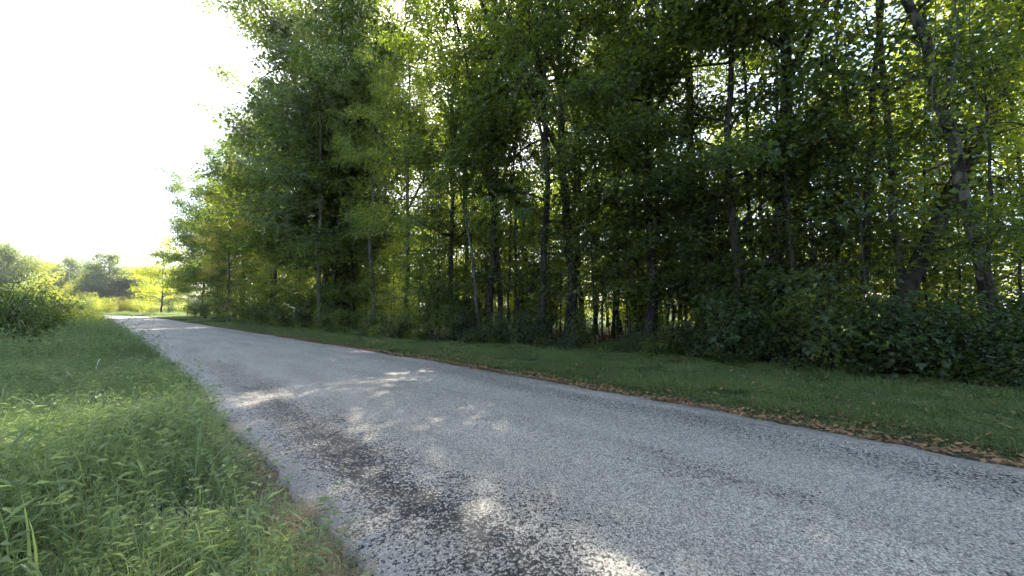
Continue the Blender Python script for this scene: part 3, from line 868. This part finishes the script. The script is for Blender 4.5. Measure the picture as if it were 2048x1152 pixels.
K['lit', 0] = tree_data('lit_tree', 860, 15, .14, 1.6, 4.3, 34, 6, 12, .24, .16, 'field', cl=(.36, .22), leaders=1)
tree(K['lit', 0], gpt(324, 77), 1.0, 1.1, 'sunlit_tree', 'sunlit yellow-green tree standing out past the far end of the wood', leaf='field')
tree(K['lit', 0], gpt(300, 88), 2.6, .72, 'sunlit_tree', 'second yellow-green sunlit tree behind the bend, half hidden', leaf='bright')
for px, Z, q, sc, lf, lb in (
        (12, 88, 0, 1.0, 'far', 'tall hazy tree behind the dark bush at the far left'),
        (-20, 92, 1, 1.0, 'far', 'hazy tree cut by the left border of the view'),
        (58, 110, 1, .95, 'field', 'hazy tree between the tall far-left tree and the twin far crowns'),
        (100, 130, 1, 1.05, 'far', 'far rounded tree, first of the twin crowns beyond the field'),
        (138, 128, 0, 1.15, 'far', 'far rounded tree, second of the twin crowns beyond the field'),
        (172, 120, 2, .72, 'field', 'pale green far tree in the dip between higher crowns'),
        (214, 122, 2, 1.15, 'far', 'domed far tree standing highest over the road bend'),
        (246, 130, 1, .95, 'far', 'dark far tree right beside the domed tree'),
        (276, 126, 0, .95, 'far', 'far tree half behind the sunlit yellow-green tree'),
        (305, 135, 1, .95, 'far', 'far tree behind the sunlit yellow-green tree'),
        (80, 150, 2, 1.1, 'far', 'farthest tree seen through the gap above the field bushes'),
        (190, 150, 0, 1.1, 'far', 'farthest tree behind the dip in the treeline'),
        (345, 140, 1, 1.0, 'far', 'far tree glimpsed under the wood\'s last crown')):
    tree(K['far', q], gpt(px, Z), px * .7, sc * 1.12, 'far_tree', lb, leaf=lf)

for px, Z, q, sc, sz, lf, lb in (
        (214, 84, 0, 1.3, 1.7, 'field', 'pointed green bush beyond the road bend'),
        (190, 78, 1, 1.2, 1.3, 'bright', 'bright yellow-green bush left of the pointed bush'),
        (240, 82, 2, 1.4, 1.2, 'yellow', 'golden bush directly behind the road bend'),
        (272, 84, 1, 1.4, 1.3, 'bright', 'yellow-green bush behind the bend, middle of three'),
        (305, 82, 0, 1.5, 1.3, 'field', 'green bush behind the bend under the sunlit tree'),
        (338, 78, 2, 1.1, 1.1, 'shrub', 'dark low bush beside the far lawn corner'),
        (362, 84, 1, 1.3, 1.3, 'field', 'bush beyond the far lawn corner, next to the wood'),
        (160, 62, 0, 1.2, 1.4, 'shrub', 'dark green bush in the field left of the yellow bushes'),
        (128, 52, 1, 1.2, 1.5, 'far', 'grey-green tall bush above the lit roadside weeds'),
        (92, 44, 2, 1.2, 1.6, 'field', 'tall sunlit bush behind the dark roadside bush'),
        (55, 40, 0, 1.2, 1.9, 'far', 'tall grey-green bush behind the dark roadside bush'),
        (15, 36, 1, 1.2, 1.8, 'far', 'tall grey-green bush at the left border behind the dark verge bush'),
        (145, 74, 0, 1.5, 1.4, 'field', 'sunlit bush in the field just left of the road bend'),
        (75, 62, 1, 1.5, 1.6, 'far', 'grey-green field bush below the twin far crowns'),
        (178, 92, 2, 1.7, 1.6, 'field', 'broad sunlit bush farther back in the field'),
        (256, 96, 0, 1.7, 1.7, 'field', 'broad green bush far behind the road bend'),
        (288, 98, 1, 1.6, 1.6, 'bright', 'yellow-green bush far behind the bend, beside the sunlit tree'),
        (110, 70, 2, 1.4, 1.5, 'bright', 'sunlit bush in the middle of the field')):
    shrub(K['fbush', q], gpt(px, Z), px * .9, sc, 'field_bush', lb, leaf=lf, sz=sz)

K['rbush', 0] = shrub_data('roadside_bush', 900, 2.3, 1.3, 22, 15, .1, .05, 'shrub', top=.05)
K['rbush', 1] = shrub_data('roadside_bush', 901, 1.6, 1.2, 22, 14, .09, .04, 'bright', top=.05)
for px, Z, q, sc, sz, lf, lb in (
        (38, 13.0, 0, 1.0, .92, 'shrub', 'dark leafy bush on the left verge, taller than the weeds'),
        (-25, 11.0, 0, 1.0, 1.0, 'shrub', 'dark bush cut by the left border above the grass'),
        (8, 17, 1, 1.3, 1.5, 'shrub', 'taller bush behind the dark verge bush'),
        (122, 19.5, 1, 1.0, 1.0, 'bright', 'sunlit yellow-green bush beside the dark verge bush'),
        (150, 25, 1, 1.0, .8, 'field', 'sunlit weed bush on the verge, middle of the lit ones'),
        (165, 31, 1, 1.1, .7, 'bright', 'farther sunlit weed bush at the verge'),
        (180, 40, 1, 1.2, .7, 'field', 'farthest sunlit weed bush before the road bend'),
        (132, 36, 0, 1.3, .9, 'shrub', 'darker bush behind the sunlit weed bushes')):
    shrub(K['rbush', q], gpt(px, Z), px * .9, sc, 'roadside_bush', lb, leaf=lf, sz=sz)


# ------------------------------------------------------------------ haze in the air
hv_ = np.array([[x, y, z] for x in (-2700, 2700) for y in (-2700, 2700) for z in (-2.5, 44)], float)
hq = [[0, 1, 3, 2], [4, 6, 7, 5], [0, 4, 5, 1], [2, 3, 7, 6], [0, 2, 6, 4], [1, 5, 7, 3]]
hm, hn, hN, hL = new_mat('haze_air')
hvol = hN('ShaderNodeVolumePrincipled'); hvol.inputs['Density'].default_value = .0003
hvol.inputs['Color'].default_value = (.88, .94, 1, 1); hvol.inputs['Anisotropy'].default_value = .6
hL(hvol.outputs[0], hN('ShaderNodeOutputMaterial').inputs['Volume'])
tag(obj('haze', mesh_from('haze', hv_, quads=hq, mats=[hm])), 'pale sunlit haze hanging in the air over road and field', 'haze', kind='stuff')

# ------------------------------------------------------------------ scattered ground cover (geometry nodes)
def scatter(name, P, rot, scl, idx, meshes, label=None, cat=None):
    src = bpy.data.collections.new(name + '_source')
    for k, me in enumerate(meshes):
        src.objects.link(bpy.data.objects.new('%s_piece_%02d' % (name, k), me))
    me = bpy.data.meshes.new(name); me.vertices.add(len(P)); me.vertices.foreach_set('co', np.asarray(P, np.float32).ravel())
    for nm, ty, v, key in (('rot', 'FLOAT_VECTOR', rot, 'vector'), ('scl', 'FLOAT_VECTOR', scl, 'vector'), ('idx', 'INT', idx, 'value')):
        at = me.attributes.new(nm, ty, 'POINT')
        at.data.foreach_set(key, np.asarray(v, np.int32 if ty == 'INT' else np.float32).ravel())
    o = obj(name, me)
    g = bpy.data.node_groups.new(name + '_nodes', 'GeometryNodeTree')
    g.interface.new_socket('Geometry', in_out='INPUT', socket_type='NodeSocketGeometry')
    g.interface.new_socket('Geometry', in_out='OUTPUT', socket_type='NodeSocketGeometry')
    N = g.nodes.new; Lk = g.links.new
    gi = N('NodeGroupInput'); go = N('NodeGroupOutput')
    ci = N('GeometryNodeCollectionInfo'); ci.inputs['Collection'].default_value = src
    ci.inputs['Separate Children'].default_value = True; ci.inputs['Reset Children'].default_value = True
    ip = N('GeometryNodeInstanceOnPoints'); ip.inputs['Pick Instance'].default_value = True

    def na(nm, ty):
        q = N('GeometryNodeInputNamedAttribute'); q.data_type = ty; q.inputs['Name'].default_value = nm
        return q.outputs['Attribute']
    e2r = N('FunctionNodeEulerToRotation'); Lk(na('rot', 'FLOAT_VECTOR'), e2r.inputs[0])
    Lk(gi.outputs[0], ip.inputs['Points']); Lk(ci.outputs[0], ip.inputs['Instance'])
    Lk(na('idx', 'INT'), ip.inputs['Instance Index']); Lk(e2r.outputs[0], ip.inputs['Rotation']); Lk(na('scl', 'FLOAT_VECTOR'), ip.inputs['Scale'])
    Lk(ip.outputs[0], go.inputs[0])
    md = o.modifiers.new('scatter', 'NODES'); md.node_group = g
    tag(o, label, cat, kind='stuff')
    return o


def stilt_patch(seed, rad, nst, h, leaf='weed'):
    """leafy grass: thin arching stems with short lance-shaped leaves"""
    rg = np.random.default_rng(seed)
    bp = rg.normal(0, rad, (nst, 2)); az = rg.uniform(0, 6.28, nst); hh = h * rg.uniform(.5, 1.15, nst)
    d = np.stack([np.cos(az), np.sin(az), np.zeros(nst)], 1)
    P0 = np.concatenate([bp, np.zeros((nst, 1))], 1)
    bend = rg.uniform(.5, 1.5, nst)
    V1, T1, m1 = blade_arrays(P0, d, np.tile([0, 0, 1.0], (nst, 1)), hh * 1.25, .004, bend, 3)
    nl = 7
    t = (np.arange(nl) + 1.2) / nl
    ang = bend[:, None] * t[None] * .75
    along = np.cumsum(np.stack([np.cos(ang), np.sin(ang)], -1) * (hh * 1.15 / nl)[:, None, None], 1)
    P = P0[:, None] + d[:, None] * along[..., 1:2] + np.array([0, 0, 1.0]) * along[..., 0:1]
    sd = rg.uniform(0, 6.28, (nst, nl))
    D = np.stack([np.cos(sd), np.sin(sd), rg.uniform(-.15, .55, (nst, nl))], -1) + d[:, None] * .5
    P = P.reshape(-1, 3); D = D.reshape(-1, 3)
    Lf = rg.uniform(.028, .06, len(P))
    V2, T2 = leaf_arrays(P, D, np.array([0, 0, 1.0]) + rg.normal(0, .35, P.shape), Lf, Lf * rg.uniform(.1, .17, len(P)), .1, .3)
    tint = np.concatenate([np.repeat(rg.uniform(.2, .8, nst), m1), np.repeat(np.clip(rg.normal(.55, .33, len(P)), 0, 1), 4)])
    return mesh_from('leafy_grass', np.concatenate([V1, V2]), tris=np.concatenate([T1, T2 + len(V1)]), mats=[LEAF[leaf]], attrs={'tint': tint})


def blade_patch(seed, rad, nb, h, wd_, bend=(.3, 1.6), leaf='weed', seg=3, fl=.25):
    rg = np.random.default_rng(seed)
    P0 = np.concatenate([rg.normal(0, rad, (nb, 2)), np.zeros((nb, 1))], 1)
    az = rg.uniform(0, 6.28, nb); d = np.stack([np.cos(az), np.sin(az), np.zeros(nb)], 1)
    up = np.array([0, 0, 1.0]) + d * rg.uniform(0, fl * 2, nb)[:, None]
    V, T, m = blade_arrays(P0, d, up, h * rg.uniform(.5, 1.2, nb), wd_ * rg.uniform(.7, 1.2, nb), rg.uniform(*bend, nb), seg)
    return mesh_from('grass_blades', V, tris=T, mats=[LEAF[leaf]], attrs={'tint': np.repeat(np.clip(rg.normal(.5, .25, nb), 0, 1), m)})


def forb_patch(seed, rad, n, h, L, leaf='weed'):
    rg = np.random.default_rng(seed)
    P = np.concatenate([rg.normal(0, rad, (n, 2)), h * rg.uniform(.3, 1, (n, 1))], 1)
    a_ = rg.uniform(0, 6.28, n); D = np.stack([np.cos(a_), np.sin(a_), rg.uniform(-.3, .3, n)], 1)
    V, T = leaf_arrays(P, D, np.array([0, 0, 1.0]) + rg.normal(0, .35, P.shape), L * rg.uniform(.6, 1.2, n), L * .55 * rg.uniform(.7, 1.1, n))
    return mesh_from('forb_leaves', V, tris=T, mats=[LEAF[leaf]], attrs={'tint': np.repeat(np.clip(rg.normal(.5, .25, n), 0, 1), 4)})


def foxtail_patch(seed, n, h):
    rg = np.random.default_rng(seed); tb = Tubes()
    for k in range(n):
        b = np.array([rg.normal(0, .12), rg.normal(0, .12), 0]); az = rg.uniform(0, 6.28); hh = h * rg.uniform(.7, 1.15)
        f = np.linspace(0, 1, 6); lean_ = hh * rg.uniform(.15, .5)
        pts = b + np.stack([np.cos(az) * lean_ * f ** 2, np.sin(az) * lean_ * f ** 2, hh * f - .25 * lean_ * f ** 3], 1)
        tb.add(pts, np.full(6, .0018), 3)
        d = norm(pts[-1] - pts[-2]); q = np.linspace(0, .055, 5)[:, None]
        tb.add(pts[-1] + d * q + np.array([0, 0, -1.0]) * (q ** 2) * 4, [.0015, .0042, .0048, .0036, .001], 5)
    V = np.concatenate(tb.V)
    return mesh_from('foxtail', V, quads=np.concatenate(tb.Q), mats=[LEAF['weed']], attrs={'tint': np.full(len(V), .95)}, smooth=True)


def jitter_grid(s0, s1, n0, n1, step, rg):
    a_ = np.arange(s0, s1, step); b_ = np.arange(n0, n1, step)
    A, B = np.meshgrid(a_, b_, indexing='ij')
    return (A + rg.uniform(-.6, .6, A.shape) * step).ravel(), (B + rg.uniform(-.6, .6, B.shape) * step).ravel()


def tile(name, parts, size, count, seed, hmod=.45):
    """a square metre or so of ground cover, put together from clumps"""
    rg = np.random.default_rng(seed)
    data = []
    for me in parts:
        co = np.empty(len(me.vertices) * 3, np.float32); me.vertices.foreach_get('co', co)
        me.calc_loop_triangles(); tr = np.empty(len(me.loop_triangles) * 3, np.int32); me.loop_triangles.foreach_get('vertices', tr)
        ti = np.empty(len(me.vertices), np.float32); me.attributes['tint'].data.foreach_get('value', ti)
        data.append((co.reshape(-1, 3), tr.reshape(-1, 3), ti))
    g = int(math.ceil(math.sqrt(count))); V = []; T = []; A = []; o_ = 0
    for k_ in range(g * g):
        ii, jj = k_ // g, k_ % g
        co, tr, ti = data[int(rg.integers(len(data)))]
        x = ((ii + rg.uniform(0, 1)) / g - .5) * size; y = ((jj + rg.uniform(0, 1)) / g - .5) * size
        an = rg.uniform(0, 6.28); c_, s2_ = math.cos(an), math.sin(an); sc = rg.uniform(.8, 1.25)
        zs = (1 + hmod * float(vnoise(x * 2.2 + seed, y * 2.2, seed))) * rg.uniform(.75, 1.3)
        V.append(np.stack([(co[:, 0] * c_ - co[:, 1] * s2_) * sc + x, (co[:, 0] * s2_ + co[:, 1] * c_) * sc + y, co[:, 2] * sc * zs], 1))
        T.append(tr + o_); o_ += len(co)
        A.append(np.clip(ti + rg.normal(0, .12), 0, 1))
    return mesh_from(name, np.concatenate(V), tris=np.concatenate(T), mats=[parts[0].materials[0]], attrs={'tint': np.concatenate(A)})


rgG = np.random.default_rng(77)
pieces = [stilt_patch(1000 + q, .09, 14, .24) for q in range(5)]                       # 0-4
pieces += [blade_patch(1100 + q, .08, 42, .23, .0042, seg=4) for q in range(3)]                 # 5-7
pieces += [forb_patch(1200 + q, .1, 40, .24, .036) for q in range(2)]                  # 8-9
pieces += [foxtail_patch(1300 + q, 3, .42) for q in range(2)]                          # 10-11
pieces += [blade_patch(1400, .07, 9, .4, .009, (.6, 1.9), seg=5)]                     # 12
pieces += [blade_patch(1410 + q, .06, 9, .34, .0045, (.5, 1.7), 'straw', 4) for q in range(2)]    # 13-14
WP = pieces[0:5] * 4 + pieces[5:8] * 5 + pieces[8:10] + pieces[10:12] + pieces[12:13] * 2
NT = 5
wt = [tile('weed_tile', WP, .8, 49, 2000 + q) for q in range(NT)]
cover = wt + pieces
PP = []; RR = []; SS = []; II = []
EDGE_L = lambda s: cen(s) - HALF + .06 * vnoise(s * 1.3, s * 0, 41)


def put(s, n, idx, sc, zs):
    xy = sn(s, n); k_ = len(s)
    PP.append(np.column_stack([xy, ground_z(xy[:, 0], xy[:, 1])]))
    RR.append(np.column_stack([rgG.normal(0, .04, k_), rgG.normal(0, .04, k_), rgG.uniform(0, 6.28, k_)]))
    hv = (1 + .35 * vnoise(xy[:, 0] * .6, xy[:, 1] * .6, 31) + .35 * vnoise(xy[:, 0] * 1.9, xy[:, 1] * 1.9, 33)) * zs
    SS.append(np.column_stack([sc, sc, sc * hv])); II.append(idx)


# clumps next to the tarmac, tiles behind them
for s0, s1, st, sc in ((-1.5, 9, .11, 1.0), (9, 30, .2, 1.4)):
    s, n = jitter_grid(s0, s1, -3, 1.4, st, rgG)
    lt = EDGE_L(s) - n
    k_ = (lt > .0 + .1 * vnoise(s * 2.1, s * 0 + 7, 43)) & (lt < .72)
    s, n, lt = s[k_], n[k_], lt[k_]
    put(s, n, NT + rgG.choice([0, 1, 2, 3, 4, 5, 6, 7, 5, 6, 7, 8, 9, 12], len(s)), sc * rgG.uniform(.8, 1.2, len(s)), np.clip(lt / .5, .35, 1) * rgG.uniform(.7, 1.2, len(s)))
for s0, s1, n0, st, sc, zs in ((-1.5, 14, -7, .66, 1.0, 1.0), (14, 32, -10, .9, 1.35, 1.35), (32, 62, -18, 1.6, 2.3, .8)):
    s, n = jitter_grid(s0, s1, n0, 1.2, st, rgG)
    k_ = (EDGE_L(s) - n > .48 * sc) & (np.hypot(s, n) > 1.3)
    s, n = s[k_], n[k_]
    put(s, n, rgG.integers(0, NT, len(s)), sc * rgG.uniform(.9, 1.15, len(s)), zs * rgG.uniform(.85, 1.15, len(s)))
s, n = jitter_grid(62, 150, -45, 30, 2.8, rgG)
k_ = (np.abs(n - cen(s)) > HALF + 1.8) & ((n < cen(s)) | (s > 93))
s, n = s[k_], n[k_]
put(s, n, rgG.integers(0, NT, len(s)), 3.8 * rgG.uniform(.9, 1.15, len(s)), np.full(len(s), .45))
# coarser weeds, dry stalks and seed heads standing out of the grass
for cnt_, ids_, s1_, sc0, sc1 in ((420, [0, 1, 2, 3, 4, 8, 9], 16, 1.2, 1.9), (160, [10, 11], 14, .9, 1.3), (120, [12, 5, 6], 16, 1.0, 1.5), (260, [13, 14], 14, .8, 1.6)):
    s = rgG.uniform(.5, s1_, cnt_); n = EDGE_L(s) - .25 - rgG.uniform(0, 1, cnt_) * (1.2 + .2 * s + .8)
    put(s, n, NT + rgG.choice(ids_, cnt_), rgG.uniform(sc0, sc1, cnt_), rgG.uniform(.8, 1.25, cnt_))
scatter('roadside_weeds', np.concatenate(PP), np.concatenate(RR), np.concatenate(SS), np.concatenate(II), cover,
        'tangled green grass and weeds covering the near left verge', 'weeds')

# mown lawn between road and wood
lawn = [blade_patch(1500 + q, .1, 60, .075, .006, (.3, 1.5), 'lawn', 2, .5) for q in range(4)] + [forb_patch(1550, .1, 30, .05, .035, 'lawn')]
lt4 = [tile('lawn_tile', lawn[:4] * 3 + lawn[4:], .8, 49, 2100 + q, .7) for q in range(4)]
PP = []; RR = []; SS = []; II = []
for s0, s1, st, sc in ((-5, 22, .62, 1.0), (22, 45, 1.1, 1.7), (45, 92, 1.9, 2.8)):
    s, n = jitter_grid(s0, s1, -4, 13, st, rgG)
    lt = n - cen(s) - HALF
    k_ = (lt > .5 + .4 * sc) & (n < edge(s) + .3 + np.clip(s - 72, 0, 12))
    s, n = s[k_], n[k_]; xy = sn(s, n)
    PP.append(np.column_stack([xy, ground_z(xy[:, 0], xy[:, 1])])); RR.append(np.column_stack([np.zeros((len(s), 2)), rgG.uniform(0, 6.28, len(s))]))
    b_ = sc * rgG.uniform(.9, 1.15, len(s)); hv = (1 + .6 * vnoise(xy[:, 0] * .8, xy[:, 1] * .8, 51)) * rgG.uniform(.8, 1.3, len(s))
    SS.append(np.column_stack([b_, b_, b_ * hv * .68 / sc ** .5])); II.append(rgG.integers(0, 4, len(s)))
for s0, s1, st, sc in ((-5, 22, .13, .9), (22, 45, .25, 1.5)):      # ragged strip against the litter
    s, n = jitter_grid(s0, s1, -4, 8, st, rgG)
    lt = n - cen(s) - HALF
    k_ = (lt > .42 + .22 * vnoise(s * 1.1, s * 0, 61) + .1 * vnoise(s * 3.7, s * 0, 62)) & (lt < .6 + .55 * sc)
    s, n = s[k_], n[k_]; xy = sn(s, n)
    PP.append(np.column_stack([xy, ground_z(xy[:, 0], xy[:, 1])])); RR.append(np.column_stack([np.zeros((len(s), 2)), rgG.uniform(0, 6.28, len(s))]))
    b_ = sc * rgG.uniform(.8, 1.2, len(s)); SS.append(np.column_stack([b_, b_, b_ * rgG.uniform(.7, 1.3, len(s))])); II.append(4 + rgG.integers(0, 5, len(s)))
s = rgG.uniform(-4, 40, 500); n = cen(s) + HALF + .3 + rgG.uniform(0, 1, 500) * (edge(s) - cen(s) - HALF); xy = sn(s, n)
PP.append(np.column_stack([xy, ground_z(xy[:, 0], xy[:, 1]) + .02])); RR.append(np.column_stack([np.zeros((500, 2)), rgG.uniform(0, 6.28, 500)]))
b_ = rgG.uniform(.6, 1.4, 500); SS.append(np.column_stack([b_, b_, b_])); II.append(np.full(500, 9))
s = rgG.uniform(-4, 45, 420); n = cen(s) + HALF + .4 + rgG.uniform(0, 1, 420) ** .6 * (edge(s) - cen(s) - HALF); xy = sn(s, n)
PP.append(np.column_stack([xy, ground_z(xy[:, 0], xy[:, 1])])); RR.append(np.column_stack([np.zeros((420, 2)), rgG.uniform(0, 6.28, 420)]))
b_ = rgG.uniform(.8, 1.9, 420); SS.append(np.column_stack([b_, b_, b_ * 1.3])); II.append(np.where(rgG.uniform(0, 1, 420) < .5, 8, 10))
lawn.append(blade_patch(1560, .1, 16, .1, .005, (.8, 1.9), 'straw', 2, .9))
lawn.append(blade_patch(1561, .07, 40, .13, .006, (.4, 1.6), 'lawn', 3, .6))
scatter('lawn_grass', np.concatenate(PP), np.concatenate(RR), np.concatenate(SS), np.concatenate(II), lt4 + lawn,
        'short mown dark green grass strip between road and wood', 'grass')


# fallen leaves
def fallen_leaf(seed, L, leaf='litter'):
    rg = np.random.default_rng(seed)
    V = np.array([[0, 0, .004], [.22, .2, .02], [.5, .3, .035], [.62, .14, .02], [1, .02, .03], [.64, -.13, .03], [.5, -.3, .012], [.2, -.18, .03], [.45, 0, .008]])
    V = V * L + rg.normal(0, .012, V.shape) * L; V[:, 2] = np.abs(V[:, 2] * rg.uniform(.6, 2.6)) + .003
    T = [[8, i, (i + 1) % 8] for i in range(8)]
    return mesh_from('fallen_leaf', V, tris=T, mats=[LEAF[leaf]], attrs={'tint': np.full(9, rg.uniform(0, 1))})


lv = [fallen_leaf(1600 + q, .072) for q in range(7)] + [fallen_leaf(1620, .08, 'yellow')]
PP = []; II = []
s = rgG.uniform(-3, 45, 14000); lt = np.abs(rgG.normal(.24, .24, 14000)) * (.9 + .75 * vnoise(s * .8, s * 0, 71)) - .08 - .06 * vnoise(s * 2.3, s * 0, 72)
xy = sn(s, cen(s) + HALF + lt)
PP.append(np.column_stack([xy, np.where(lt < .03, .012, ground_z(xy[:, 0], xy[:, 1]) + .02) + rgG.uniform(0, .03, 14000)])); II.append(rgG.choice(8, 14000, p=[.138] * 7 + [.034]))
s = rgG.uniform(-4, 40, 2200); n = cen(s) + HALF + .2 + rgG.uniform(0, 1, 2200) ** 1.3 * (edge(s) - cen(s) - HALF)
xy = sn(s, n); PP.append(np.column_stack([xy, ground_z(xy[:, 0], xy[:, 1]) + .085])); II.append(rgG.choice(8, 2200, p=[.125] * 8))
s = rgG.uniform(-8, 60, 14000); n = edge(s) + rgG.uniform(-.4, 13, 14000)
xy = sn(s, n); PP.append(np.column_stack([xy, ground_z(xy[:, 0], xy[:, 1]) + .02])); II.append(rgG.choice(8, 14000, p=[.138] * 7 + [.034]))
s = rgG.uniform(-1, 25, 90); n = cen(s) + rgG.uniform(-2.4, 2.5, 90)
xy = sn(s, n); PP.append(np.column_stack([xy, np.full(90, .05)])); II.append(rgG.choice(8, 90)); PS = len(PP[-1])
Pn = np.concatenate(PP); k_ = len(Pn)
sc = rgG.uniform(.55, 1.3, k_); sc[-PS:] *= .45
scatter('leaf_litter', Pn, np.column_stack([rgG.normal(0, .3, k_), rgG.normal(0, .3, k_), rgG.uniform(0, 6.28, k_)]),
        np.repeat(sc[:, None], 3, 1), np.concatenate(II), lv, 'brown fallen leaves gathered along the road edge and wood floor', 'leaves')

# dry straw along the near road edge
st_ = [blade_patch(1700 + q, .08, 26, .16, .004, (1.2, 1.9), 'straw', 3, .9) for q in range(3)]
s = np.concatenate([rgG.uniform(1.2, 3.4, 70), rgG.uniform(3.4, 20, 70)]); n = cen(s) - HALF + rgG.normal(-.1, .06, len(s))
xy = sn(s, n); k_ = len(s)
scatter('dry_straw', np.column_stack([xy, np.full(k_, .005)]), np.column_stack([np.zeros((k_, 2)), rgG.uniform(0, 6.28, k_)]),
        np.column_stack([rgG.uniform(.6, 1.2, k_)] * 2 + [rgG.uniform(.25, .6, k_)]), rgG.choice(3, k_), st_, 'dry straw-coloured dead grass on the near road edge', 'straw')

# ------------------------------------------------------------------ single plants and leaves that stand out
def tuft(px, py, seed, nb, h, wd_, leaf, label, bend=(.8, 2.2)):
    Z = CAM_H * F / (py - HOR); p = gpt(px, Z)
    o = obj('grass_tuft', blade_patch(seed, .035, nb, h, wd_, bend, leaf, 6, .35), None, (p[0], p[1], float(ground_z(*p))))
    return tag(o, label, 'grass tuft')


tuft(395, 990, 1800, 14, .62, .013, 'pale', 'tuft of pale arching grass blades nearest the road edge')
tuft(325, 925, 1801, 11, .6, .012, 'pale', 'tuft of pale curved blades just behind the pale road-edge tuft')
tuft(455, 965, 1802, 9, .55, .011, 'weed', 'upright green tuft leaning out over the tarmac edge', (.3, 1.2))
tuft(205, 985, 1803, 9, .6, .011, 'pale', 'pale blades arching sideways out of the weeds mid-verge')
tuft(175, 790, 1804, 12, .75, .014, 'pale', 'tall pale-tipped grass tuft below the dark verge bush')
tuft(195, 770, 1805, 11, .75, .014, 'pale', 'second tall pale-tipped tuft below the dark verge bush')
tuft(95, 850, 1806, 11, .6, .011, 'pale', 'grass tuft with long pale blades at the left of the verge')
tuft(375, 790, 1807, 10, .6, .01, 'weed', 'thin green tuft at the road edge by the sun spots', (.2, .9))


def leaf_thing(px, py, mat_, L, seed, label, zoff=.03, rz=0):
    Z = CAM_H * F / (py - HOR); p = gpt(px, Z)
    o = obj('fallen_leaf', fallen_leaf(seed, L, mat_), None, (p[0], p[1], float(max(ground_z(*p), 0)) + zoff), (.25, .1, rz))
    return tag(o, label, 'leaf')


leaf_thing(985, 752, 'yellow', .16, 1901, 'bright yellow fallen leaf on the litter strip beside the tarmac', .05, 1)
leaf_thing(1103, 768, 'yellow', .2, 1902, 'large pale tan fallen leaf on the litter strip', .05, 2.2)
leaf_thing(122, 1015, 'litter', .1, 1903, 'red-brown dead leaf caught in the near verge grass', .25, .5)


# hanging vine on the near side: thin strands with small leaves
vb = in_wood(2015, -.4)
vroot = obj('hanging_vine', None, None, (vb[0], vb[1], float(ground_z(*vb))))
tag(vroot, 'leafy vine hanging in thin strands beside the mottled pale trunk', 'vine')
rgv = np.random.default_rng(91)
for q in range(5):
    f = np.linspace(0, 1, 12); top = np.array([rgv.uniform(-.7, .9), rgv.uniform(-.4, .5), rgv.uniform(8.0, 9.5)])
    ln = rgv.uniform(3.0, 5.2)
    pts = top + np.stack([.25 * np.sin(f * 5 + q) * f, .2 * np.cos(f * 4 + q) * f, -ln * f], 1)
    tb = Tubes(); tb.add(pts, np.linspace(.012, .006, 12), 4)
    st1 = obj('strand', tb.mesh('vine_strand', BARK['grey']), vroot)
    nlv = 90; ff = rgv.uniform(0, 1, nlv)
    P = np.stack([np.interp(ff, f, pts[:, k_]) for k_ in range(3)], 1) + rgv.normal(0, .09, (nlv, 3))
    D = rgv.normal(0, 1, (nlv, 3)) + [0, 0, -1.2]
    obj('leaves', lobed_leaf_mesh('vine_leaves', P, D, rgv.normal(0, .6, (nlv, 3)) + [0, -.6, .6], rgv.uniform(.06, .13, nlv), ['shrub', 'mid', 'bright'][q % 3], rgv), st1)

# labels for the many: each told by the landmark it stands next to
MARK = [(402, 'the last dark tree of the wood'), (458, 'the golden yellow tree'), (646, 'the tree of highest outline'),
        (668, 'the slim lawn-edge trunk'), (748, 'the dark grey edge trunk'), (818, 'the thin pale grey tree'), (872, 'the rounded dark shrub'),
        (987, 'the close pair of trunks'), (1135, 'the thick mid-edge trunk'), (1395, 'the kinked trunk'), (1572, 'the thickest black trunk'),
        (1812, 'the slender dark trunk'), (1975, 'the mottled pale trunk')]
WHAT = {'slim pole trees near the wood edge': 'slim dark upright pole tree', 'saplings near the wood edge': 'thin-stemmed sapling', 'weeds along the wood edge': 'knee-high weed at the lawn edge',
        'tall trees deep in the wood': 'tall trunk deep in the wood', 'understorey trees deep in the wood': 'small leafy tree inside the wood',
        'shrubs deep in the wood': 'low shrub inside the wood', 'sunlit trees on the far side of the wood': 'sunlit tree beyond the wood',
        'sunlit bushes on the far side of the wood': 'sunlit bush beyond the wood'}
ORD = ['first', 'second', 'third', 'fourth', 'fifth', 'sixth', 'seventh', 'eighth', 'ninth', 'tenth', 'eleventh', 'twelfth', 'thirteenth', 'fourteenth', 'fifteenth', 'sixteenth']
bins = {}
for o in list(COL.objects):
    g_ = o.get('group')
    if o.parent is None and g_ in WHAT and o.location.y > .5:
        px = 1024 + F * o.location.x / o.location.y
        mp, mn = min(MARK, key=lambda q: abs(q[0] - px))
        bins.setdefault((g_, mn, px >= mp), []).append((abs(px - mp), o))
for (g_, mn, rt_), lst in bins.items():
    for k_, (dx, o) in enumerate(sorted(lst, key=lambda q: q[0])):
        o['label'] = '%s, %s to the %s of %s' % (WHAT[g_], ORD[min(k_, 15)], 'right' if rt_ else 'left', mn)
